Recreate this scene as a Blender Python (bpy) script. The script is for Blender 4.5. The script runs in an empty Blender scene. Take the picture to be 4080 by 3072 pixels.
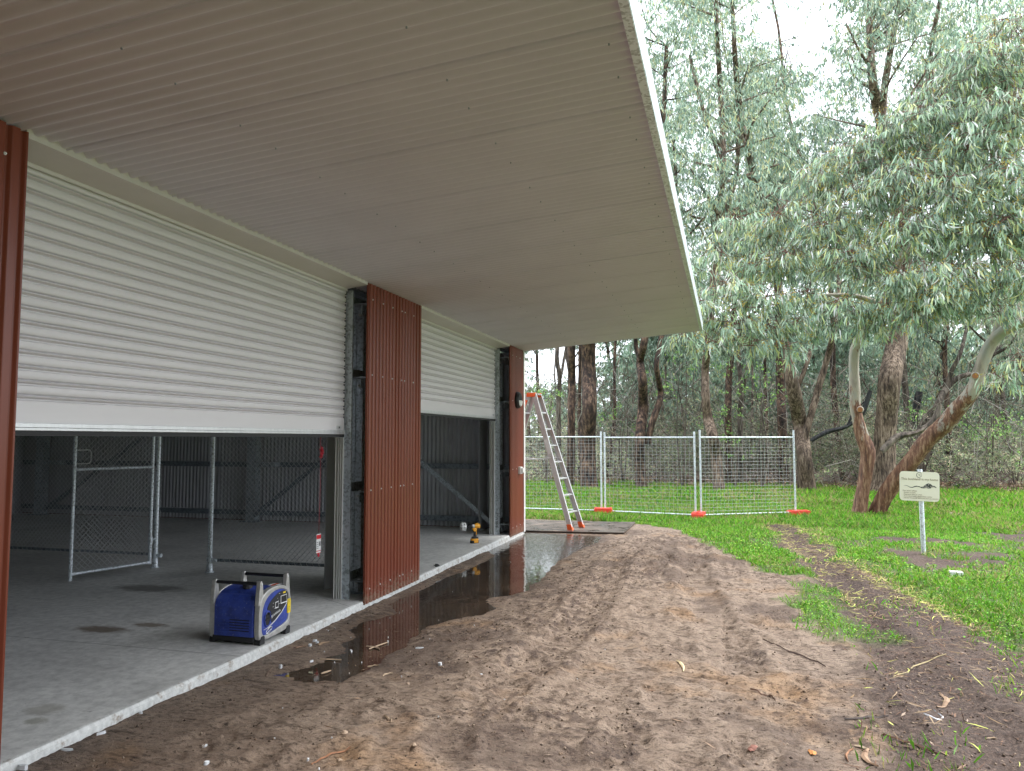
import bpy, bmesh, math, random
import numpy as np
from mathutils import Vector, Matrix

random.seed(7)
RNG = np.random.default_rng(11)
SC = bpy.context.scene
COL = SC.collection

# ------------------------------------------------------------------ camera
F_PX = 3000.0
YAW, PITCH, ROLL = math.radians(15.6017), math.radians(4.0561), math.radians(-0.05)
CAM = Vector((3.244, 0.0, 1.5))
_fw = Vector((-math.sin(YAW)*math.cos(PITCH), math.cos(YAW)*math.cos(PITCH), math.sin(PITCH)))
_rt0 = Vector((math.cos(YAW), math.sin(YAW), 0)); _up0 = _rt0.cross(_fw)
_rt = _rt0*math.cos(ROLL)+_up0*math.sin(ROLL); _up = -_rt0*math.sin(ROLL)+_up0*math.cos(ROLL)
cam = bpy.data.cameras.new('camera'); camo = bpy.data.objects.new('camera', cam); COL.objects.link(camo)
cam.sensor_width = 36.0; cam.lens = F_PX/4080*36.0; cam.clip_start = .05; cam.clip_end = 1000
camo.matrix_world = Matrix(((_rt.x, _up.x, -_fw.x, CAM.x), (_rt.y, _up.y, -_fw.y, CAM.y), (_rt.z, _up.z, -_fw.z, CAM.z), (0, 0, 0, 1)))
SC.camera = camo

# ------------------------------------------------------------------ sky, sun, exposure
SUN_EL, SUN_AZ = math.radians(58), math.radians(62)      # azimuth from +Y towards +X
w = bpy.data.worlds.new('World'); SC.world = w; w.use_nodes = True
nt = w.node_tree; nt.nodes.clear()
sky = nt.nodes.new('ShaderNodeTexSky'); sky.sky_type = 'NISHITA'; sky.sun_disc = False
sky.sun_elevation = SUN_EL; sky.sun_rotation = SUN_AZ; sky.air_density = 1.0; sky.dust_density = 4.0
hs = nt.nodes.new('ShaderNodeHueSaturation'); hs.inputs['Saturation'].default_value = .35
mx = nt.nodes.new('ShaderNodeMixRGB'); mx.inputs['Fac'].default_value = .72
mx.inputs['Color2'].default_value = (11.2, 12.0, 13.1, 1)          # the even cloud layer
bg = nt.nodes.new('ShaderNodeBackground'); bg.inputs['Strength'].default_value = .1
wo = nt.nodes.new('ShaderNodeOutputWorld')
nt.links.new(sky.outputs[0], hs.inputs['Color']); nt.links.new(hs.outputs[0], mx.inputs['Color1'])
nt.links.new(mx.outputs[0], bg.inputs['Color']); nt.links.new(bg.outputs[0], wo.inputs['Surface'])
sl = bpy.data.lights.new('sun', 'SUN'); sl.energy = 1.5; sl.angle = math.radians(24); sl.color = (1, .96, .9)
so = bpy.data.objects.new('sun', sl); COL.objects.link(so)
sd = Vector((math.sin(SUN_AZ)*math.cos(SUN_EL), math.cos(SUN_AZ)*math.cos(SUN_EL), math.sin(SUN_EL)))
so.rotation_euler = sd.to_track_quat('Z', 'Y').to_euler(); so.location = (20, 10, 30)
SC.view_settings.view_transform = 'Standard'; SC.view_settings.look = 'None'
SC.view_settings.exposure = 1.5; SC.view_settings.gamma = 1.0; SC.view_settings.use_curve_mapping = False
SC.render.engine = 'CYCLES'
SC.cycles.max_bounces = 9; SC.cycles.diffuse_bounces = 6; SC.cycles.glossy_bounces = 4
SC.cycles.use_denoising = True
SC.cycles.sample_clamp_indirect = 6

# ------------------------------------------------------------------ helpers
def ray(px, py):
    return _fw+_rt*((px-2040)/F_PX)-_up*((py-1536)/F_PX)
def onz(px, py, z=0.0):
    d = ray(px, py); t = (z-CAM.z)/d.z; return CAM+d*t
def ony(px, py, y):
    d = ray(px, py); t = (y-CAM.y)/d.y; return CAM+d*t
K = 4080/2212.0
def at2(px, py, y): return ony(px*K, py*K, y)

def tag(o, label=None, cat=None, group=None, kind=None):
    if label: o['label'] = label
    if cat: o['category'] = cat
    if group: o['group'] = group
    if kind: o['kind'] = kind
    return o
def empty(name, loc, rz=0, **k):
    o = bpy.data.objects.new(name, None); COL.objects.link(o); o.location = loc; o.rotation_euler = (0, 0, rz)
    o.empty_display_size = .1
    return tag(o, **k)
def copy_tree(o, parent=None):
    c = o.copy(); COL.objects.link(c); c.parent = parent
    for ch in list(o.children): copy_tree(ch, c)
    return c

class MB:
    """collects vertices and faces, then links them as one mesh"""
    def __init__(s): s.v = []; s.f = []; s.m = []; s.cm = 0
    def add(s, vs, fs):
        n = len(s.v); s.v += [tuple(v) for v in vs]; s.f += [tuple(i+n for i in f) for f in fs]; s.m += [s.cm]*len(fs); return s
    def box(s, a, b):
        (x0, y0, z0), (x1, y1, z1) = a, b
        return s.add([(x0, y0, z0), (x1, y0, z0), (x1, y1, z0), (x0, y1, z0), (x0, y0, z1), (x1, y0, z1), (x1, y1, z1), (x0, y1, z1)],
                     [(0, 3, 2, 1), (4, 5, 6, 7), (0, 1, 5, 4), (1, 2, 6, 5), (2, 3, 7, 6), (3, 0, 4, 7)])
    def tube(s, pts, rad, n=8, cap=True, rfun=None):
        pts = [Vector(p) for p in pts]
        if not hasattr(rad, '__len__'): rad = [rad]*len(pts)
        vs = []; ref = None
        for i, p in enumerate(pts):
            t = (pts[min(i+1, len(pts)-1)]-pts[max(i-1, 0)]).normalized()
            if ref is None:
                ref = Vector((1, 0, 0)) if abs(t.x) < .9 else Vector((0, 1, 0))
            u = (ref-t*ref.dot(t)).normalized(); ref = u; v = t.cross(u)
            for k in range(n):
                a = 2*math.pi*k/n; r = rad[i]
                if rfun: r *= rfun(i, k, a)
                vs.append(p+u*math.cos(a)*r+v*math.sin(a)*r)
        fs = [(i*n+k, i*n+(k+1) % n, (i+1)*n+(k+1) % n, (i+1)*n+k) for i in range(len(pts)-1) for k in range(n)]
        if cap: fs += [tuple(reversed(range(n))), tuple(range((len(pts)-1)*n, len(pts)*n))]
        return s.add(vs, fs)
    def prism(s, poly, axis, a, b):
        """poly: 2-D outline; extruded along axis from a to b"""
        n = len(poly)
        def P(q, h):
            if axis == 'x': return (h, q[0], q[1])
            if axis == 'y': return (q[0], h, q[1])
            return (q[0], q[1], h)
        vs = [P(q, a) for q in poly]+[P(q, b) for q in poly]
        return s.add(vs, [tuple(reversed(range(n))), tuple(range(n, 2*n))]+[(k, (k+1) % n, n+(k+1) % n, n+k) for k in range(n)])
    def strip(s, profile, fn0, fn1):
        """surface between two copies of a profile"""
        vs = [fn0(q) for q in profile]+[fn1(q) for q in profile]; n = len(profile)
        return s.add(vs, [(i, i+1, n+i+1, n+i) for i in range(n-1)])
    def build(s, name, mat, parent=None, smooth=False, bevel=0, kind=None, world=False, fixn=True):
        me = bpy.data.meshes.new(name); me.from_pydata([tuple(v) for v in s.v], [], s.f); me.update()
        mats = mat if isinstance(mat, (list, tuple)) else [mat]
        for m in mats: me.materials.append(m)
        if len(mats) > 1: me.polygons.foreach_set('material_index', s.m)
        if fixn:
            bm = bmesh.new(); bm.from_mesh(me); bmesh.ops.recalc_face_normals(bm, faces=bm.faces); bm.to_mesh(me); bm.free()
        if smooth: me.shade_smooth(); me.set_sharp_from_angle(angle=math.radians(50))
        o = bpy.data.objects.new(name, me); COL.objects.link(o)
        if parent is not None:
            o.parent = parent
            if world: o.matrix_parent_inverse = parent_inv(parent)
        if bevel:
            md = o.modifiers.new('bevel', 'BEVEL'); md.width = bevel; md.segments = 2; md.limit_method = 'ANGLE'; md.angle_limit = math.radians(40)
        if kind: o['kind'] = kind
        return o
def wmat(o):
    b = Matrix.Translation(o.location) @ o.rotation_euler.to_matrix().to_4x4()
    return b if o.parent is None else wmat(o.parent) @ o.matrix_parent_inverse @ b
def parent_inv(p): return wmat(p).inverted()

def np_mesh(name, V, Fc, k, mat, col=None, parent=None, smooth=False, kind=None):
    """V (n,3) float, Fc (m,k) int faces of k corners, col (n,3) colour attribute"""
    me = bpy.data.meshes.new(name)
    V = np.ascontiguousarray(V, dtype=np.float32); Fc = np.ascontiguousarray(Fc, dtype=np.int32)
    me.vertices.add(len(V)); me.vertices.foreach_set('co', V.ravel())
    me.loops.add(Fc.size); me.loops.foreach_set('vertex_index', Fc.ravel())
    me.polygons.add(len(Fc)); me.polygons.foreach_set('loop_start', np.arange(0, Fc.size, k, dtype=np.int32))
    me.update(calc_edges=True)
    if col is not None:
        a = me.color_attributes.new('Col', 'FLOAT_COLOR', 'POINT')
        c = np.ones((len(V), 4), np.float32); c[:, :3] = col; a.data.foreach_set('color', c.ravel())
    me.materials.append(mat)
    if smooth: me.polygons.foreach_set('use_smooth', np.ones(len(Fc), bool))
    o = bpy.data.objects.new(name, me); COL.objects.link(o)
    if parent is not None:
        o.parent = parent; o.matrix_parent_inverse = parent_inv(parent)
    if kind: o['kind'] = kind
    return o

_T = RNG.random((256, 256))
def vnoise(x, y):
    xi = np.floor(x).astype(int); yi = np.floor(y).astype(int); fx = x-xi; fy = y-yi
    fx = fx*fx*(3-2*fx); fy = fy*fy*(3-2*fy)
    a = _T[xi & 255, yi & 255]; b = _T[(xi+1) & 255, yi & 255]; c = _T[xi & 255, (yi+1) & 255]; d = _T[(xi+1) & 255, (yi+1) & 255]
    return (a*(1-fx)+b*fx)*(1-fy)+(c*(1-fx)+d*fx)*fy
def fbm(x, y, s, o=4, off=0.0):
    x = np.asarray(x, float); y = np.asarray(y, float)
    r = 0; amp = .5; tot = 0
    for i in range(o):
        r = r+amp*vnoise(x*s+off+17.3*i, y*s-off+9.1*i); tot += amp; amp *= .5; s *= 2.03
    return r/tot-.5
def sstep(t): t = np.clip(t, 0, 1); return t*t*(3-2*t)

def poly_sd(x, y, poly):
    """signed distance, positive inside"""
    x = np.asarray(x, float); y = np.asarray(y, float)
    d = np.full(x.shape, 1e9); ins = np.zeros(x.shape, bool); n = len(poly)
    for i in range(n):
        ax, ay = poly[i]; bx, by = poly[(i+1) % n]
        ex, ey = bx-ax, by-ay; L = ex*ex+ey*ey+1e-12
        t = np.clip(((x-ax)*ex+(y-ay)*ey)/L, 0, 1)
        d = np.minimum(d, np.hypot(x-ax-t*ex, y-ay-t*ey))
        c = ((ay > y) != (by > y)) & (x < (bx-ax)*(y-ay)/(by-ay+1e-12)+ax)
        ins ^= c
    return np.where(ins, d, -d)

# ------------------------------------------------------------------ materials
def new_mat(name):
    m = bpy.data.materials.new(name); m.use_nodes = True; n = m.node_tree
    return m, n, n.nodes['Principled BSDF']
def N(n, t, **k):
    x = n.nodes.new(t)
    for a, b in k.items(): setattr(x, a, b)
    return x
def noise_node(n, scale, detail=4, rough=.55, vec=None, stretch=None):
    t = N(n, 'ShaderNodeTexNoise'); t.inputs['Scale'].default_value = scale; t.inputs['Detail'].default_value = detail; t.inputs['Roughness'].default_value = rough
    if vec is None:
        tc = N(n, 'ShaderNodeTexCoord'); vec = tc.outputs['Object']
    if stretch:
        mp = N(n, 'ShaderNodeMapping'); mp.inputs['Scale'].default_value = stretch; n.links.new(vec, mp.inputs['Vector']); vec = mp.outputs[0]
    n.links.new(vec, t.inputs['Vector'])
    return t
def ramp(n, src, stops):
    r = N(n, 'ShaderNodeValToRGB'); e = r.color_ramp.elements
    while len(e) > 1: e.remove(e[-1])
    e[0].position = stops[0][0]; e[0].color = (*stops[0][1], 1)
    for p, c in stops[1:]:
        x = e.new(p); x.color = (*c, 1)
    n.links.new(src, r.inputs['Fac']); return r
def bump(n, bs, src, strength=.3, dist=.01):
    b = N(n, 'ShaderNodeBump'); b.inputs['Strength'].default_value = strength; b.inputs['Distance'].default_value = dist
    n.links.new(src, b.inputs['Height']); n.links.new(b.outputs[0], bs.inputs['Normal'])
def painted(name, c, rough=.45, metal=0, var=.12, scale=6, spec=.5, stretch=None, bumps=0, dirt=None):
    m, n, b = new_mat(name)
    t = noise_node(n, scale, 6, .65, stretch=stretch)
    lo = tuple(x*(1-var) for x in c); hi = tuple(min(1, x*(1+var)) for x in c)
    r = ramp(n, t.outputs['Fac'], [(.3, lo), (.7, hi)])
    out = r.outputs[0]
    if dirt:
        t2 = noise_node(n, dirt[1], 8, .7, stretch=stretch); r2 = ramp(n, t2.outputs['Fac'], [(dirt[2], (0, 0, 0)), (dirt[2]+.12, (1, 1, 1))])
        mxn = N(n, 'ShaderNodeMixRGB'); n.links.new(r2.outputs[0], mxn.inputs['Fac']); n.links.new(out, mxn.inputs['Color1']); mxn.inputs['Color2'].default_value = (*dirt[0], 1)
        out = mxn.outputs[0]
    n.links.new(out, b.inputs['Base Color'])
    rr = N(n, 'ShaderNodeMapRange'); n.links.new(t.outputs['Fac'], rr.inputs['Value']); rr.inputs['To Min'].default_value = rough*.8; rr.inputs['To Max'].default_value = min(1, rough*1.25)
    n.links.new(rr.outputs[0], b.inputs['Roughness'])
    b.inputs['Metallic'].default_value = metal; b.inputs['Specular IOR Level'].default_value = spec
    if bumps: bump(n, b, t.outputs['Fac'], bumps, .002)
    return m
M = {}
M['soffit'] = painted('soffit_paint', (.63, .605, .665), .42, var=.05, scale=2)
M['curtain'] = painted('curtain_paint', (.66, .63, .65), .36, var=.04, scale=3, stretch=(1, .25, 1.5), dirt=((.52, .50, .46), 5, .66))
M['cream'] = painted('cream_trim', (.62, .59, .57), .4, var=.05, scale=3)
M['red'] = painted('red_brown_cladding', (.19, .044, .022), .34, var=.10, scale=5, stretch=(1, 1, .15), dirt=((.30, .15, .11), 9, .74), spec=.35)
M['black'] = painted('black_plastic', (.012, .012, .014), .45, var=.3)
M['rubber'] = painted('black_rubber', (.02, .02, .022), .7, var=.4, dirt=((.16, .15, .14), 60, .66))
M['white'] = painted('white_plastic', (.72, .72, .70), .4, var=.05)
M['alu'] = painted('aluminium', (.62, .62, .63), .38, metal=.55, var=.1, scale=25, stretch=(1, 1, .2), dirt=((.4, .39, .37), 30, .7))
M['inside_sheet'] = painted('sheet_back_coat', (.47, .475, .50), .5, var=.08, scale=3)
M['orange'] = painted('orange_plastic', (.85, .13, .03), .45, var=.12, scale=30)
M['red_plastic'] = painted('red_orange_plastic', (.75, .06, .035), .5, var=.2, scale=20, dirt=((.5, .3, .25), 25, .72))
M['blue'] = painted('scuffed_blue_plastic', (.028, .055, .30), .45, var=.35, scale=14, dirt=((.20, .23, .40), 50, .585))
M['silver'] = painted('cast_silver', (.46, .45, .43), .42, metal=.45, var=.2, scale=25, bumps=.2, dirt=((.2, .18, .16), 45, .62))
M['yellow'] = painted('yellow_plastic', (.80, .36, .02), .42, var=.15, scale=40)
M['sticker'] = painted('yellow_sticker', (.85, .62, .02), .5, var=.05)
M['print_black'] = painted('black_print', (.02, .02, .022), .5, var=.2)
M['print_white'] = painted('white_print', (.8, .8, .8), .5, var=.05)
M['print_red'] = painted('red_print', (.65, .03, .04), .5, var=.1)
M['fence_wire'] = painted('fence_wire', (.42, .44, .45), .45, metal=.3, var=.1, scale=30)
M['foam'] = painted('white_foam', (.66, .67, .69), .7, var=.06, scale=80)
M['cord'] = painted('red_cord', (.42, .015, .03), .7, var=.2, scale=60)
M['sign'] = painted('cream_sign_face', (.80, .76, .62), .35, var=.03, scale=3)
M['ink'] = painted('brown_ink', (.22, .16, .09), .5, var=.1)
M['ink_dark'] = painted('dark_ink', (.05, .055, .05), .5, var=.1)
M['conc_face'] = painted('rough_concrete_face', (.60, .60, .58), .85, var=.22, scale=30, bumps=.6, dirt=((.27, .21, .16), 11, .54))

def mud_splash(m):
    n = m.node_tree; b = n.nodes['Principled BSDF']; src = b.inputs['Base Color'].links[0].from_socket
    tc = N(n, 'ShaderNodeTexCoord'); sep = N(n, 'ShaderNodeSeparateXYZ'); n.links.new(tc.outputs['Object'], sep.inputs[0])
    mr = N(n, 'ShaderNodeMapRange'); n.links.new(sep.outputs[2], mr.inputs['Value']); mr.inputs['From Min'].default_value = 0; mr.inputs['From Max'].default_value = .42; mr.inputs['To Min'].default_value = .16; mr.inputs['To Max'].default_value = -.2
    t = noise_node(n, 38, 7, .75); ad = N(n, 'ShaderNodeMath', operation='ADD'); n.links.new(t.outputs['Fac'], ad.inputs[0]); n.links.new(mr.outputs[0], ad.inputs[1])
    r = ramp(n, ad.outputs[0], [(.60, (0, 0, 0)), (.68, (.8, .8, .8))]); mm = N(n, 'ShaderNodeMixRGB'); n.links.new(r.outputs[0], mm.inputs['Fac']); n.links.new(src, mm.inputs['Color1']); mm.inputs['Color2'].default_value = (.24, .17, .12, 1)
    n.links.new(mm.outputs[0], b.inputs['Base Color'])
mud_splash(M['red'])
def galv(name, c=(.40, .44, .47), metal=.6, scale=55):
    m, n, b = new_mat(name)
    tc = N(n, 'ShaderNodeTexCoord'); v = N(n, 'ShaderNodeTexVoronoi'); v.inputs['Scale'].default_value = scale
    n.links.new(tc.outputs['Object'], v.inputs['Vector'])
    sep = N(n, 'ShaderNodeSeparateColor'); n.links.new(v.outputs['Color'], sep.inputs[0])
    t = noise_node(n, 9, 5, .6)
    ad = N(n, 'ShaderNodeMath', operation='ADD'); n.links.new(sep.outputs[0], ad.inputs[0]); n.links.new(t.outputs['Fac'], ad.inputs[1])
    r = ramp(n, ad.outputs[0], [(.35, tuple(x*.62 for x in c)), (.75, c), (1.0, tuple(min(1, x*1.35) for x in c))])
    n.links.new(r.outputs[0], b.inputs['Base Color']); b.inputs['Metallic'].default_value = metal
    rr = N(n, 'ShaderNodeMapRange'); n.links.new(sep.outputs[1], rr.inputs['Value']); rr.inputs['To Min'].default_value = .3; rr.inputs['To Max'].default_value = .55
    n.links.new(rr.outputs[0], b.inputs['Roughness'])
    return m
M['galv'] = galv('galvanised_steel'); M['galv_dark'] = galv('dull_galvanised_steel', (.22, .25, .28), .35, 40)
M['galv_wire'] = painted('galvanised_wire', (.70, .71, .72), .4, metal=.25, var=.1, scale=30)
M['zinc'] = galv('bright_zinc_tube', (.58, .62, .66), .4, 70)

def concrete():
    m, n, b = new_mat('concrete_floor')
    tc = N(n, 'ShaderNodeTexCoord'); O = tc.outputs['Object']
    a = noise_node(n, 1.1, 8, .6, O); f = noise_node(n, 14, 8, .7, O); sp = noise_node(n, 7, 3, .5, O, (1, .6, 1))
    r = ramp(n, a.outputs['Fac'], [(.3, (.50, .49, .475)), (.5, (.64, .63, .61)), (.72, (.72, .71, .685))])
    r2 = ramp(n, f.outputs['Fac'], [(.25, (.62, .62, .62)), (.6, (1.08, 1.08, 1.08))])
    mu = N(n, 'ShaderNodeMixRGB', blend_type='MULTIPLY'); mu.inputs['Fac'].default_value = 1
    n.links.new(r.outputs[0], mu.inputs[1]); n.links.new(r2.outputs[0], mu.inputs[2]); out = mu.outputs[0]
    # brown damp stains with a shape of their own
    for (x, y, rx, ry, c, s) in [(-1.52, 4.98, .26, .10, (.16, .115, .08), .85), (-1.25, 5.2, .17, .07, (.19, .14, .10), .8), (-2.35, 6.45, .42, .17, (.13, .115, .10), .75), (.25, 3.25, .10, .12, (.27, .25, .19), .5), (-.42, 3.45, .12, .09, (.26, .24, .19), .5), (-.55, 6.95, .35, .28, (.20, .19, .18), .5), (-.32, 3.3, .07, .05, (.24, .23, .17), .6)]:
        mp = N(n, 'ShaderNodeMapping'); mp.inputs['Location'].default_value = (-x/rx, -y/ry, 0); mp.inputs['Scale'].default_value = (1/rx, 1/ry, 0)
        n.links.new(O, mp.inputs['Vector'])
        wv = noise_node(n, 2.2, 6, .65, mp.outputs[0])
        ln = N(n, 'ShaderNodeVectorMath', operation='LENGTH'); n.links.new(mp.outputs[0], ln.inputs[0])
        ad = N(n, 'ShaderNodeMath', operation='MULTIPLY_ADD'); n.links.new(wv.outputs['Fac'], ad.inputs[0]); ad.inputs[1].default_value = 1.5; n.links.new(ln.outputs['Value'], ad.inputs[2])
        rr = N(n, 'ShaderNodeMapRange'); n.links.new(ad.outputs[0], rr.inputs['Value']); rr.inputs['From Min'].default_value = 1.85; rr.inputs['From Max'].default_value = 1.35; rr.inputs['To Max'].default_value = s
        mm = N(n, 'ShaderNodeMixRGB'); n.links.new(rr.outputs[0], mm.inputs['Fac']); n.links.new(out, mm.inputs['Color1']); mm.inputs['Color2'].default_value = (*c, 1); out = mm.outputs[0]
    dk = ramp(n, noise_node(n, 9, 6, .75, O, (.5, 1.0, 1)).outputs['Fac'], [(.66, (0, 0, 0)), (.72, (1, 1, 1))])
    mm = N(n, 'ShaderNodeMixRGB'); n.links.new(dk.outputs[0], mm.inputs['Fac']); n.links.new(out, mm.inputs['Color1']); mm.inputs['Color2'].default_value = (.15, .14, .13, 1)
    n.links.new(mm.outputs[0], b.inputs['Base Color'])
    rr = N(n, 'ShaderNodeMapRange'); n.links.new(a.outputs['Fac'], rr.inputs['Value']); rr.inputs['To Min'].default_value = .35; rr.inputs['To Max'].default_value = .75
    n.links.new(rr.outputs[0], b.inputs['Roughness'])
    bump(n, b, f.outputs['Fac'], .12, .004)
    return m
M['concrete'] = concrete()

def leafmat(name, trans=.4, rough=.5, spec=.35):
    m, n, b = new_mat(name)
    at = N(n, 'ShaderNodeAttribute', attribute_name='Col')
    n.links.new(at.outputs['Color'], b.inputs['Base Color']); b.inputs['Roughness'].default_value = rough; b.inputs['Specular IOR Level'].default_value = spec
    tr = N(n, 'ShaderNodeBsdfTranslucent'); n.links.new(at.outputs['Color'], tr.inputs['Color'])
    ms = N(n, 'ShaderNodeMixShader'); ms.inputs[0].default_value = trans
    n.links.new(b.outputs[0], ms.inputs[1]); n.links.new(tr.outputs[0], ms.inputs[2]); n.links.new(ms.outputs[0], n.nodes['Material Output'].inputs['Surface'])
    return m
M['leaf'] = leafmat('eucalypt_leaf', .34, .42, .5); M['grass'] = leafmat('grass_blade', .35, .5); M['litter'] = leafmat('dry_litter', .05, .8, .2)

def bark(name, c0, c1, c2, scale=9, zs=.12, bmp=.8):
    m, n, b = new_mat(name)
    tc = N(n, 'ShaderNodeTexCoord'); O = tc.outputs['Object']
    a = noise_node(n, scale, 8, .7, O, (1, 1, zs)); p = noise_node(n, 2.6, 4, .6, O, (1, 1, .45))
    r = ramp(n, a.outputs['Fac'], [(.40, c0), (.5, c1), (.61, c2)])
    r2 = ramp(n, p.outputs['Fac'], [(.35, tuple(x*.55 for x in c1)), (.6, (1, 1, 1))])
    mu = N(n, 'ShaderNodeMixRGB', blend_type='MULTIPLY'); mu.inputs['Fac'].default_value = .6
    n.links.new(r.outputs[0], mu.inputs[1]); n.links.new(r2.outputs[0], mu.inputs[2]); n.links.new(mu.outputs[0], b.inputs['Base Color'])
    b.inputs['Roughness'].default_value = .85
    bump(n, b, a.outputs['Fac'], bmp, .07)
    return m
M['bark_rough'] = bark('rough_brown_bark', (.045, .028, .02), (.19, .13, .09), (.38, .29, .22), 17, .16, 1)
M['bark_dark'] = bark('dark_wet_bark', (.018, .012, .010), (.085, .048, .033), (.26, .165, .11), 10, .3, .8)
M['bark_far'] = bark('far_bark', (.045, .035, .028), (.14, .11, .088), (.27, .22, .18), 9, .2, .6)
M['bark_burnt'] = bark('charred_bark', (.006, .006, .007), (.018, .018, .02), (.05, .05, .05), 12, .2, .8)
M['twig'] = bark('twig', (.06, .035, .03), (.15, .09, .07), (.25, .17, .13), 20, .4, .2)

def gum_bark():
    """smooth pale gum bark that sheds brown strips; brown and flaky low on the stem"""
    m, n, b = new_mat('peeling_gum_bark')
    tc = N(n, 'ShaderNodeTexCoord'); O = tc.outputs['Object']
    sep = N(n, 'ShaderNodeSeparateXYZ'); n.links.new(O, sep.inputs[0])
    br = ramp(n, noise_node(n, 15, 8, .72, O, (1, 1, .16)).outputs['Fac'], [(.34, (.045, .018, .012)), (.5, (.17, .075, .042)), (.66, (.42, .27, .17))])
    pl = ramp(n, noise_node(n, 5, 5, .6, O, (1, 1, .3)).outputs['Fac'], [(.35, (.24, .21, .18)), (.5, (.40, .35, .28)), (.65, (.34, .34, .30))])
    big = noise_node(n, 3.0, 7, .72, O, (1.3, 1.3, .42))
    # height (object space z) pushes towards the pale bark
    hr = N(n, 'ShaderNodeMapRange'); n.links.new(sep.outputs[2], hr.inputs['Value']); hr.inputs['From Min'].default_value = .6; hr.inputs['From Max'].default_value = 3.2; hr.inputs['To Min'].default_value = -.20; hr.inputs['To Max'].default_value = .13
    ad = N(n, 'ShaderNodeMath', operation='ADD'); n.links.new(big.outputs['Fac'], ad.inputs[0]); n.links.new(hr.outputs[0], ad.inputs[1])
    msk = ramp(n, ad.outputs[0], [(.49, (0, 0, 0)), (.53, (1, 1, 1))])
    mm = N(n, 'ShaderNodeMixRGB'); n.links.new(msk.outputs[0], mm.inputs['Fac']); n.links.new(br.outputs[0], mm.inputs['Color1']); n.links.new(pl.outputs[0], mm.inputs['Color2'])
    n.links.new(mm.outputs[0], b.inputs['Base Color']); b.inputs['Roughness'].default_value = .7
    a2 = noise_node(n, 15, 8, .72, O, (1, 1, .16)); bump(n, b, a2.outputs['Fac'], .5, .02)
    return m
M['gum'] = gum_bark()

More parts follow.
